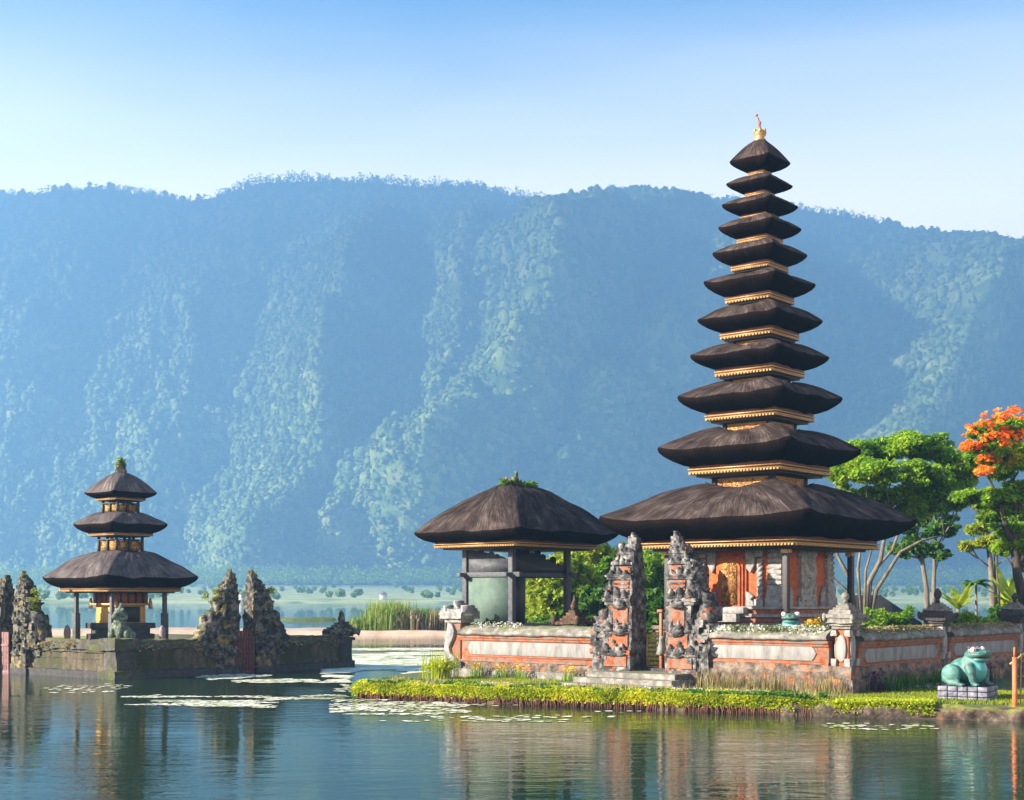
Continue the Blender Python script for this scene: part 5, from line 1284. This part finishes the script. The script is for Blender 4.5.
def embankment():
    t = thing('stone_embankment', 'rough stained stone embankment under the frog at the water edge', 'embankment')
    tt = 14.6
    EBS = [stone('bank_stone', [(.35, (.018, .013, .01)), (.52, (.07, .05, .038)), (.7, (.22, .17, .135))], 3.2, 10, 1., .95, moss=((.16, .17, .02), .36), patch=((.16, .06, .02), 2.6, .58, .68))]
    m = MB(); tq = np.linspace(14.1, 24, 200); p, nn = bank_frame(tq); prof = [(.55, .40), (.1, .43), (-.08, .40), (-.17, .30), (-.20, .12), (-.16, -.05), (-.2, -.5)]
    K = len(prof); V = np.concatenate([np.c_[p + nn * o, np.full(200, z)] for o, z in prof]).reshape(K, 200, 3).transpose(1, 0, 2).reshape(-1, 3)
    idx = np.arange(200 * K).reshape(200, K); m.add(V, np.stack([idx[:-1, :-1].ravel(), idx[:-1, 1:].ravel(), idx[1:, 1:].ravel(), idx[1:, :-1].ravel()], 1)); m.warp(.13, 1.7, 3); m.warp(.06, 5, 9)
    m.build('stones', EBS, t, smooth=True)
    mb = MB(); n = 16000; tq = 14.0 + RNG.random(n) * 5.0; p, nn = bank_frame(tq); o = RNG.random(n) * 1.3 - .27
    keep = fbm(np.c_[tq * 1.5, o * .6, 0 * o], 5) > .40 + .05 * (tq - 14) / 5; z = np.where(o < -.1, .46 - .34 * RNG.random(n) ** 1.6, .43 + .07 * RNG.random(n))
    leaves(mb, np.c_[p + nn * o[:, None], z][keep], .055, .5, 1.5); mb.build('trailing_plants', [L_HEDGE], t, rnd=True)
embankment()

def tuft(name, label, cat, pts, h, w, mat, n, spread, group, lean=.35, extra=None):
    for k, ((x, y, z), lab) in enumerate(zip(pts, label)):
        t = thing(name, lab, cat, (x, y, z), random.random() * 6, group)
        B = np.c_[RNG.normal(0, spread, (n, 2)), np.zeros(n)]; m = MB(); blades(m, B, h * random.uniform(.8, 1.2), w, lean, hv=.7); m.build('blades', [mat], t, rnd=True)
        if extra:
            em, en, ez, es = extra; l = MB(); leaves(l, np.c_[RNG.normal(0, spread * .9, (en, 2)), ez + RNG.normal(0, ez * .18, en)], es, .4, 1.2); l.build('flower_heads', [em], t, rnd=True)

def wn(x, dy): return W(x, dy, GZ - .02)
# weeds along the foot of the sunlit wall
tuft('grass_tuft', ['dry pale grass tuft at the foot of the corner pillar', 'tall pale dry grass tuft left of the corner pillar base', 'straw coloured grass tuft under the middle of the white panel', 'greenish dry grass tuft under the white panel near the steps', 'thin straw grass tuft beside the gate steps', 'low mixed grass tuft under the white panel by the gate'], 'grass tuft',
     [wn(-.2, -.75), wn(-.9, -.6), wn(-2.2, -.55), wn(-3.2, -.6), wn(-4.6, -.6), wn(-3.9, -.65)], .60, .02, L_DRY, 150, .32, 'dry grass tufts below the sunlit wall')
tuft('grass_tuft', ['green bladed tuft under the shaded wall left of the frog', 'green bladed tuft close behind the frog plinth', 'small green tuft right of the corner pillar', 'green tuft between corner pillar and frog', 'green tuft below the wall right of the frog'], 'grass tuft',
     [W(.7, 5.0, GZ), W(.75, 6.2, GZ), W(.75, 1.4, GZ), W(.7, 3.2, GZ), W(.8, 8.6, GZ)], .5, .028, L_DEEP, 150, .3, 'green tufts below the shaded wall', .5)
tuft('flower_plant', ['yellow flowering plant before the left wall footing, nearest the end pillar', 'yellow flowering plant before the middle of the left wall', 'yellow and orange flowering plant under the left white panel', 'leggy yellow flowering plant near the gate steps'], 'flowers',
     [wn(-14.6, -.95), wn(-13.4, -.95), wn(-12.5, -.95), wn(-10.2, -.95)], .5, .025, L_BRIGHT, 60, .16, 'yellow flowers along the left wall', .5, (L_YELLOW, 60, .5, .07))
tuft('flower_plant', ['large yellow leaved plant at the left end of the bank by the end pillar'], 'plant', [(px(440, 51.5), 51.5, GZ - .02)], .95, .03, L_HEDGE, 160, .3, 'shrubs at the end of the bank', .4, (L_HEDGE, 900, .55, .075))
tuft('purple_plant', ['purple leaved plant at the wall just right of the corner pillar', 'dark purple plant in the shade behind the frog'], 'plant', [W(.7, .9, GZ), W(.7, 9.8, GZ)], .6, .04, L_PURPLE, 36, .14, 'purple leaved plants', .6, (L_PURPLE, 50, .6, .08))
tuft('flower_plant', ['small yellow flowering shrub on the wall top beside the corner pillar'], 'plant', [W(-1.35, .5, 2.15)], .55, .03, L_BRIGHT, 90, .16, 'shrubs by the corner pillar', .5, (L_YELLOW, 160, .42, .07))
def white_border():
    m = MB(); n = 7000; t = RNG.random(n) * 12.5 + 1.2; p, nn = bank_frame(t); o = 1.75 + RNG.random(n) * .35
    leaves(m, np.c_[p + nn * o[:, None], .36 + .2 * RNG.random(n)], .05, .6, 1.3)
    B = [W(.55 + .5 * random.random(), 3 + 4 * random.random(), .4 + .12 * random.random()) for _ in range(1200)]; leaves(m, B, .05, .6, 1.3)
    tag(m.build('white_flower_border', L_WHITE, rnd=True), 'band of small white flowers behind the golden hedge', 'flowers', kind='stuff')
white_border()
def wall_top_plants():
    m = MB(); P = []
    for x0, x1, n in ((-5.1, -.6, 4200), (-15.5, -13.2, 250)):
        x = x0 + RNG.random(n) * (x1 - x0); y = RNG.normal(0, .15, n); P.append(np.array([W(a, b, 2.40 + .12 * random.random() - abs(b) * .5) for a, b in zip(x, y)]))
    leaves(m, np.concatenate(P), .06, .6, 1.3)
    tag(m.build('wall_top_weeds', L_WHITE, rnd=True), 'pale creeping weeds along the top of the sunlit wall', 'weeds', kind='stuff')
    m = MB(); P = []
    for y0, y1 in ((.5, 6.6), (7.7, 14)):
        n = 2600; y = y0 + RNG.random(n) * (y1 - y0); x = RNG.normal(0, .16, n); P.append(np.array([W(a, b, 2.40 + .08 * random.random() - abs(a) * .45) for a, b in zip(x, y)]))
    leaves(m, np.concatenate(P), .06, .6, 1.3); tag(m.build('wall_top_moss', L_DRY, rnd=True), 'brown and green moss along the top of the shaded wall', 'moss', kind='stuff')
wall_top_plants()

# ------------------------------------------------------------------ trees
def tree(name, label, base, trunks, clumps, mat, bark, leaf, sub=12, per=60, subr=.34, group=None, cat='tree', blossom=None, elong=2.0, branch=True):
    t = thing(name, label, cat, base, 0, group); m = MB(); tops = []
    for P, r0, r1 in trunks:
        P = np.array(P, float); k = len(P); m.tube(P, np.linspace(r0, r1, k), 9); tops.append(P)
    if branch:
        for c, r in clumps:
            best = min(((np.linalg.norm(np.array(c) - p) + (0 if p[2] < c[2] - .2 else 5), i, j) for i, P in enumerate(tops) for j, p in enumerate(P) if j > 0))
            p = tops[best[1]][best[2]]; c = np.array(c, float); mid = p * .5 + c * .5 + np.array([random.uniform(-.2, .2), random.uniform(-.2, .2), -.12 * np.linalg.norm(c - p)])
            m.tube([p, mid, c], [.05, .035, .02], 6)
            for q in range(4):
                e = c + RNG.normal(0, .45, 3) * np.broadcast_to(np.asarray(r, float), (3,)); m.tube([mid * .4 + c * .6, e], [.03, .012], 4)
    m.warp(.03, 2.0, 3); m.build('trunk', [bark], t, smooth=True)
    l = MB(); R_ = [(c, np.broadcast_to(np.asarray(r, float), (3,)) * [1.18, 1.18, 1.3]) for c, r in clumps]
    R_ += [((np.array(a[0]) * .5 + np.array(b[0]) * .5 + RNG.normal(0, .15, 3)), (a[1] + b[1]) * .38) for a, b in zip(R_[:-1], R_[1:]) if np.linalg.norm(np.array(a[0]) - np.array(b[0])) < 3.2]
    C = crown_pts(R_, sub, per, subr); leaves(l, C, leaf, .25, elong); l.build('crown', [mat], t, rnd=True)
    if blossom:
        bm_, bc, bl = blossom; l = MB(); leaves(l, np.concatenate([ellip_pts(s_, (.11, .11, .07), 9, .3) for c, r in bc for s_ in [x_ for x_ in ellip_pts(np.array(c) + [-.1, -.2, .1], np.array(r) * 1.4, 75, .7) if x_[2] > c[2] - .1 * r[2]]]), bl, .6, 1.4); l.build('blossom', [bm_], t, rnd=True)
    return t
def at(x, y, D): return (px(x, D), D, CAM_Z + (598 - y) * D / 1400.)
def rel(base, x, y, D):
    a = at(x, y, D); return (a[0] - base[0], a[1] - base[1], a[2] - base[2])

def trees():
    # wide umbrella tree behind the tower's right shoulder
    b = (px(863, 64), 64, .3); q = lambda x, y, d=0: rel(b, x, y, 64 + d)
    tr = [([(0, 0, 0), (0, 0, .9), q(868, 585), q(880, 560), q(886, 530), q(890, 505)], .36, .10), ([(-.1, 0, .8), q(850, 580), q(838, 556), q(832, 530), q(835, 500)], .24, .07), ([(.1, .1, .8), q(876, 590), q(900, 552), q(922, 540), q(945, 535)], .26, .05),
          ([(0, 0, .9), q(858, 570), q(862, 540), q(868, 505)], .2, .06), ([(.05, 0, .9), q(872, 575, 1), q(892, 550, 1), q(905, 515, 1), q(915, 480, 1)], .2, .06), ([(-.05, .1, .8), q(846, 590), q(829, 575), q(815, 555)], .16, .05), ([(0, -.1, .9), q(866, 570, -1), q(873, 545, -1), q(880, 520, -1)], .15, .05)]
    cl = [(q(855, 452, .5), (.95, 1.2, .55)), (q(842, 470, -.5), (.8, 1.0, .6)), (q(880, 448, 1), (.9, 1.2, .5)), (q(905, 446, 0), (1.0, 1.3, .55)), (q(930, 448, 1), (1.0, 1.2, .55)), (q(950, 460, 0), (.85, 1.0, .6)), (q(965, 478, .5), (.6, .9, .6)), (q(868, 470, -1.3), (.95, 1.0, .6)), (q(893, 474, -1), (1.1, 1.2, .7)),
          (q(920, 476, -1), (1.0, 1.1, .6)), (q(942, 488, -.6), (.9, 1.0, .6)), (q(905, 498, .2), (1.0, 1.0, .5)), (q(878, 498, 1), (.9, 1., .5)), (q(852, 496, .5), (.8, .9, .5)), (q(925, 508, .4), (.7, .9, .42)), (q(890, 515, .6), (.6, .8, .35)), (q(956, 500, .5), (.6, .7, .4)), (q(918, 443, 0), (.6, .7, .5))]
    tree('umbrella_tree', 'broad umbrella crowned green tree with many pale leaning stems behind the tower', b, [(P, a * .5, c * .5) for P, a, c in tr], cl, L_BRIGHT, BARK, .105, 20, 115, .36)
    # flame tree
    b = (px(1030, 57), 57, .3); q = lambda x, y, d=0: rel(b, x, y, 57 + d)
    tr = [([(0, 0, 0), q(1024, 600), q(1017, 575), q(1014, 545), q(1018, 515), q(1012, 480)], .36, .12), ([q(1014, 550), q(1004, 520), q(994, 490), q(985, 470)], .2, .06), ([q(1016, 520), q(1030, 480), q(1040, 450)], .2, .07), ([q(1017, 565), q(1045, 520), q(1065, 480)], .2, .07)]
    cl = [(q(985, 440), (.7, .9, .5)), (q(1005, 430, .5), (.8, 1., .55)), (q(1025, 428), (.8, 1., .6)), (q(975, 458, .4), (.6, .8, .4)), (q(998, 455, -.5), (.8, .9, .5)), (q(1020, 460, -.6), (.9, 1., .6)), (q(975, 495, .3), (.75, .8, .35)), (q(998, 498, 0), (.9, .9, .4)), (q(1020, 490, .4), (.8, .9, .5)), (q(960, 498, 1), (.5, .7, .25)),
          (q(1008, 525, .3), (.7, .7, .5)), (q(1016, 500, .6), (.9, .8, .6)), (q(990, 515, .6), (.6, .7, .35)), (q(1030, 560, .5), (.7, .7, .6)), (q(1040, 530, .5), (.9, .7, .7)), (q(1030, 515, .2), (.6, .7, .5)), (q(1050, 445), (.9, 1., .7)), (q(1060, 480), (.9, 1., .7)), (q(1000, 548, .2), (.35, .5, .3)), (q(1022, 545, 0), (.4, .5, .35))]
    bl = [(q(985, 436, -.2), (.65, .8, .38)), (q(1005, 424, .2), (.8, .9, .4)), (q(1025, 422, -.2), (.75, .9, .45)), (q(1000, 446, -.7), (.6, .6, .35)), (q(1019, 446, -.8), (.5, .6, .4)), (q(985, 474, -.4), (.26, .3, .16)), (q(990, 462, -.4), (.34, .3, .2)), (q(1021, 466, -.7), (.3, .4, .25)), (q(1048, 436, 0), (.8, .8, .5)), (q(972, 450, 0), (.3, .4, .2))]
    tree('flame_tree', 'flame tree covered in orange red blossom at the right edge', b, [(P, a * .75, c * .6) for P, a, c in tr], cl, L_BRIGHT, DBARK, .10, 18, 105, .36, blossom=(L_FLAME, bl, .10))
    # slender trees
    b = (px(934, 70), 70, .3); q = lambda x, y, d=0: rel(b, x, y, 70 + d)
    tr = [([(0, 0, 0), q(934, 590), q(935, 550), q(936, 520), q(936, 480)], .13, .05)]
    cl = [(q(938, 527), (.85, .8, .35)), (q(950, 530), (.45, .5, .3)), (q(930, 531), (.4, .4, .3)), (q(941, 553), (.5, .5, .28)), (q(934, 505), (.7, .7, .45)), (q(952, 518), (.35, .4, .2))]
    tree('slender_tree', 'slender straight trunk with two dark leaf tufts, right of the leaning slender tree', b, tr, cl, L_DEEP, BARK, .15, 9, 40, .38, 'slender trees behind the right wall')
    b = (px(929, 68), 68, .3); q = lambda x, y, d=0: rel(b, x, y, 68 + d)
    tr = [([(0, 0, 0), q(927, 590), q(922, 560), q(917, 535), q(916, 500)], .15, .05), ([q(923, 565), q(918, 558), q(912, 552)], .04, .02)]
    cl = [(q(917, 543), (.75, .7, .4)), (q(910, 540), (.4, .5, .3)), (q(925, 550), (.5, .5, .35)), (q(905, 552), (.35, .4, .3)), (q(920, 520), (.5, .5, .3)), (q(897, 549), (.4, .4, .3))]
    tree('slender_tree', 'slender leaning pale trunk with a mid height leaf tuft near the tower eave', b, tr, cl, L_DEEP, BARK, .15, 9, 40, .38, 'slender trees behind the right wall')
    b = (px(995, 62), 62, .3); q = lambda x, y, d=0: rel(b, x, y, 62 + d)
    tr = [([(0, 0, 0), q(993, 590), q(990, 560), q(987, 535), q(984, 505)], .17, .05), ([(.15, .1, 0), q(998, 590), q(996, 560), q(996, 530), q(1000, 500)], .14, .05), ([q(991, 568), q(978, 558), q(970, 545)], .04, .02), ([q(997, 565), q(1005, 560), q(1012, 558)], .03, .015)]
    cl = [(q(985, 512), (.5, .5, .4)), (q(983, 530), (.45, .45, .35)), (q(990, 520), (.4, .4, .4)), (q(966, 545), (.45, .4, .22)), (q(990, 540), (.35, .4, .25))]
    tree('slender_tree', 'pair of slender trunks with sunlit yellow green tuft below the flame tree', b, tr, cl, L_BAMBOO, BARK, .16, 9, 42, .38, 'slender trees behind the right wall')
    # papaya like small palm
    def rosette(name, label, cat, x, yb, yt, D, n, L, w, mat, group=None, droop=.5, tr=.07, up=.7):
        z1 = CAM_Z + (598 - yt) * D / 1400.; t = thing(name, label, cat, (px(x, D), D, .3), 0, group); h = z1 - .3
        m = MB(); m.tube([(0, 0, -.2), (.03, 0, h * .5), (0, 0, h)], [tr * 1.2, tr, tr * .8], 8); m.build('trunk', [BARK], t, smooth=True)
        l = MB()
        for k in range(n):
            a = k * 2.4 + random.random(); e = up * random.uniform(.4, 1.1); d = np.array([math.cos(a), math.sin(a), 0]); s = np.array([-d[1], d[0], 0]); K = 9; LL = L * random.uniform(.75, 1.15)
            C = [np.array([0, 0, h]) + d * LL * (q / K) * (1 - .1 * q / K) + np.array([0, 0, LL * (e * q / K - droop * (q / K) ** 2 * 1.2)]) for q in range(K + 1)]
            ww = [w * (.15 + math.sin(math.pi * min(1, (q + .6) / K) ** .8)) for q in range(K + 1)]
            V = []
            for q in range(K + 1): V += [C[q] - s * ww[q] - np.array([0, 0, ww[q] * .25]), C[q], C[q] + s * ww[q] - np.array([0, 0, ww[q] * .25])]
            F = []
            for q in range(K): F += [(q * 3, q * 3 + 1, q * 3 + 4, q * 3 + 3), (q * 3 + 1, q * 3 + 2, q * 3 + 5, q * 3 + 4)]
            l.add(V, np.array(F))
        l.build('fronds', [mat], t, rnd=True); return t
    rosette('papaya_tree', 'small papaya like palm with round leafy head above the right hedge', 'tree', 976, 610, 584, 60, 16, .95, .17, L_DEEP, None, .55, .06, .7)
    rosette('banana_plant', 'yellow green banana plant left of the small palm', 'plant', 958, 612, 609, 59, 9, 1.25, .13, L_BAMBOO, 'banana plants behind the right wall', .35, .1, 1.4)
    rosette('banana_plant', 'upright bright banana plant by the right edge pillar', 'plant', 1012, 612, 604, 60, 10, 1.5, .16, L_BAMBOO, 'banana plants behind the right wall', .3, .1, 1.6)
    rosette('banana_plant', 'smaller banana plant between flame tree trunk and dark pillar', 'plant', 1003, 612, 606, 63, 6, 1.1, .15, L_HEDGE, 'banana plants behind the right wall', .35, .1, 1.5)
    # hedge rows behind the wall
    def bushrow(name, label, x0, x1, ytop, D, mat, n, group, leaf=.10):
        t = thing(name, label, 'hedge', (px((x0 + x1) / 2, D), D, .3), 0, group); w = (px(x1, D) - px(x0, D)) / 2; h = CAM_Z + (598 - ytop) * D / 1400. - .3
        cl = [((random.uniform(-w, w), random.uniform(-.8, .8), h * random.uniform(.35, .78)), (random.uniform(.5, .8), .6, h * .24)) for _ in range(int(w * 5) + 4)]
        l = MB(); leaves(l, crown_pts(cl, 9, n, .4), leaf, .3, 1.7); l.build('foliage', [mat], t, rnd=True)
        s = MB()
        for q in range(int(w * 3) + 3): x = random.uniform(-w, w); s.tube([(x, 0, -.2), (x + random.uniform(-.2, .2), random.uniform(-.3, .3), h * .7)], [.035, .015], 5)
        s.build('stems', [DBARK], t)
    bushrow('leafy_hedge', 'clipped green hedge behind the wall right of the corner pillar', 872, 930, 601, 63, L_BRIGHT, 70, 'hedges behind the right wall')
    bushrow('leafy_hedge', 'loose sunlit green shrubs behind the wall left of the edge pillar', 962, 1002, 603, 57, L_BRIGHT, 70, 'hedges behind the right wall')
    bushrow('leafy_hedge', 'low dark shrubs behind the wall under the banana plants', 996, 1045, 600, 61, L_DEEP, 60, 'hedges behind the right wall')
    bushrow('leafy_hedge', 'yellow green shrubs behind the wall near the middle pillar', 932, 964, 606, 62, L_BAMBOO, 55, 'hedges behind the right wall')
    # greenery behind the pavilion and through the gate
    def bushy(label, x, yt, D, w, mat, bark=DBARK, n=14, leaf=.16, low=.25):
        b = (px(x, D), D, .3); h = CAM_Z + (598 - yt) * D / 1400. - .3
        cl = [((random.uniform(-w, w), random.uniform(-w, w) * .7, h * random.uniform(low, .9)), (w * .45, w * .45, h * .14)) for _ in range(n)]
        cl = [((c[0] * (1.1 - .5 * max(0, c[2] / h - .45)), c[1], c[2]), r) for c, r in cl]
        tr = [([(random.uniform(-.3, .3), random.uniform(-.3, .3), -.2), (random.uniform(-.4, .4), 0, h * .45), (random.uniform(-.7, .7), 0, h * .85)], .11, .03) for _ in range(4)]
        return tree('garden_tree', label, b, tr, cl, mat, bark, leaf, 11, 46, .4, 'leafy trees behind the pavilion and gate')
    bushy('bright yellow green bamboo clump seen just right of the pavilion', 560, 541, 68, 1.5, L_BAMBOO, n=22)
    bushy('tall pale yellow green tree between pavilion roof and split gate', 606, 533, 78, 1.9, L_BAMBOO, n=24)
    bushy('darker green round tree between pavilion and split gate', 596, 563, 71, 1.15, L_BRIGHT, n=20)
    bushy('dark shrubby tree close left of the split gate', 606, 585, 66, 1.0, L_DEEP, n=16, low=.1)
    bushy('green tree framed by the split gate opening', 657, 552, 74, 1.4, L_BRIGHT, n=18)
    bushy('dark low bush framed by the split gate opening', 652, 590, 66, 1.0, L_DEEP, n=14, low=.1)
    bushy('tall yellow green tree behind the right gate half', 690, 545, 84, 2.0, L_BAMBOO, n=16)
    bushy('low green bush seen through the pavilion', 530, 597, 72, 1.2, L_BRIGHT, n=16, low=.1)
    bushy('dark green bush seen through the pavilion, left of the bamboo', 548, 603, 67, 1.1, L_DEEP, n=14, low=.1)
trees()

def hut():
    t = thing('dark_hut', 'dark hip roofed hut half hidden behind the umbrella tree', 'hut', (px(868, 72), 72, -.55), R(12))
    b = MB(); b.cbox(0, 0, 1.4, 1.3, 0, 2.6); b.build('wall', [DARKWOOD], t)
    r = MB(); r.add([(-2., -1.9, 2.55), (2., -1.9, 2.55), (2., 1.9, 2.55), (-2., 1.9, 2.55), (-2., -1.9, 2.7), (2., -1.9, 2.7), (2., 1.9, 2.7), (-2., 1.9, 2.7), (-.7, 0, 4.1), (.7, 0, 4.1)],
                    [np.array([[0, 3, 2, 1], [0, 1, 5, 4], [1, 2, 6, 5], [2, 3, 7, 6], [3, 0, 4, 7], [4, 5, 9, 8], [6, 7, 8, 9]]), np.array([[5, 6, 9], [7, 4, 8]])]); r.build('roof', [plain('dark_roof', (.012, .010, .010), .95)], t)
hut()

def reeds():
    spots = [(392, 129, 602, .95, 950, L_REED, 'tallest green reed clump on the sand bar'), (424, 130, 609, .75, 650, L_REED, 'mid height olive reed clump right of the tallest clump'), (438, 129, 611, .6, 420, L_DRY, 'browner dry reed clump beside the olive clump'), (446, 131, 612, .6, 420, L_REED, 'reed clump nearest the end pillar on the sand bar'),
             (362, 129, 617, .7, 340, L_REED, 'low bushy reed clump at the left of the sand bar'), (407, 128, 611, .5, 360, L_DRY, 'small dry reed clump between the tall clump and the olive clump'), (352, 131, 622, .4, 160, L_REED, 'smallest reed clump at the far left of the sand bar'), (385, 131, 604, .8, 600, L_REED, 'second tall green reed clump, on the left of the tallest')]
    for x, D, yt, sp, n, mat, lab in spots:
        h = .86 * (CAM_Z + (598 - yt) * D / 1400. - .4); t = thing('reed_clump', lab, 'reeds', (px(x, D), D, .38), 0, 'reed clumps on the sand bar')
        m = MB(); B = np.c_[RNG.normal(0, sp, n), RNG.normal(0, sp * .8, n), np.zeros(n)]; blades(m, B, h * 1.05, .09, .30, hv=.6)
        k = n; C = np.c_[RNG.normal(0, sp * 1.05, k), RNG.normal(0, sp * .8, k), h * RNG.random(k) ** .8 * .92]; leaves(m, C, .16, .1, 3.2, dirs=np.tile([.1, 0, 1.], (k, 1)))
        m.build('blades', [mat], t, rnd=True)
reeds()

# ------------------------------------------------------------------ floating pads and weed on the water
def pads():
    m, nt, b, out = base_mat('glare_coloured_weed')
    at_ = nt.nodes.new('ShaderNodeAttribute'); at_.attribute_name = 'rnd'
    c = ramp(nt, at_.outputs['Fac'], [(0., (.26, .30, .10)), (.3, (.52, .53, .32)), (.65, (.74, .72, .58)), (1., (.84, .81, .70))]); nt.links.new(c, b.inputs['Base Color']); b.inputs['Roughness'].default_value = .55  # sun glare on the pads is put into their cream colour
    mb = MB(); V = []; n = 0
    def patch(x0, x1, y0, y1, k, smin, smax, thr=.5, fr=(.02, .25), seed=0):
        nonlocal n
        X = x0 + RNG.random(k) * (x1 - x0); Y = y0 + RNG.random(k) * (y1 - y0); D = CAM_Z * 1400. / (Y - 598); WX = (X - 512) / 1400. * D
        f = fbm(np.c_[WX * .32, D * (1.1 if y0 > 690 else .28), np.full(k, seed)], 51 + seed, 3)
        e = np.minimum(np.minimum((X - x0) / (.12 * (x1 - x0)), (x1 - X) / (.12 * (x1 - x0))), np.minimum((Y - y0) / (.3 * (y1 - y0)), (y1 - Y) / (.3 * (y1 - y0))))
        ok = f + .12 * np.clip(e - 1, -1, 0) > thr
        for wx, d in zip(WX[ok], D[ok]):
            r = random.uniform(smin, smax); a0 = random.random() * 6; g = 8
            a = a0 + np.arange(g) * 2 * math.pi / g; rr = r * (1 + .25 * (RNG.random(g) - .5))
            V.append(np.c_[wx + rr * np.cos(a), d + rr * np.sin(a), np.full(g, .008 + .010 * random.random())]); n += 1
    patch(122, 345, 695, 708, 4200, .04, .10, .50, seed=1)
    patch(330, 470, 694, 716, 2000, .04, .11, .52, seed=2)
    patch(190, 350, 674, 683, 2000, .06, .16, .5, seed=3)
    patch(325, 490, 648, 677, 15000, .10, .30, .33, seed=4)
    patch(335, 420, 674, 696, 900, .06, .14, .52, seed=5)
    patch(380, 640, 700, 722, 500, .06, .14, .54, seed=6)
    patch(20, 130, 684, 694, 120, .06, .14, .5, seed=7)
    patch(820, 960, 722, 732, 120, .05, .12, .52, seed=8)
    V = np.concatenate(V); mb.add(V, np.arange(len(V)).reshape(-1, 8))
    tag(mb.build('floating_weed', m, rnd=True), 'pale floating lily pads and weed drifting on the lake', 'water weed', kind='stuff')
pads()

# ------------------------------------------------------------------ the air
def haze():
    m = bpy.data.materials.new('haze_air'); m.use_nodes = True; nt = m.node_tree; nt.nodes.clear()
    out = nt.nodes.new('ShaderNodeOutputMaterial'); v = nt.nodes.new('ShaderNodeVolumePrincipled')
    v.inputs['Color'].default_value = lin((.23, .53, 1.0)); v.inputs['Density'].default_value = HAZE_DENSITY; v.inputs['Anisotropy'].default_value = .1
    nt.links.new(v.outputs[0], out.inputs['Volume'])
    mb = MB(); mb.box(-1475, 1475, -65, 3440, -52, 1125); o = mb.build('haze', [m]); tag(o, kind='stuff')
    o['label'] = 'thin blue air between the lake and the mountain'; o['category'] = 'haze'
haze()
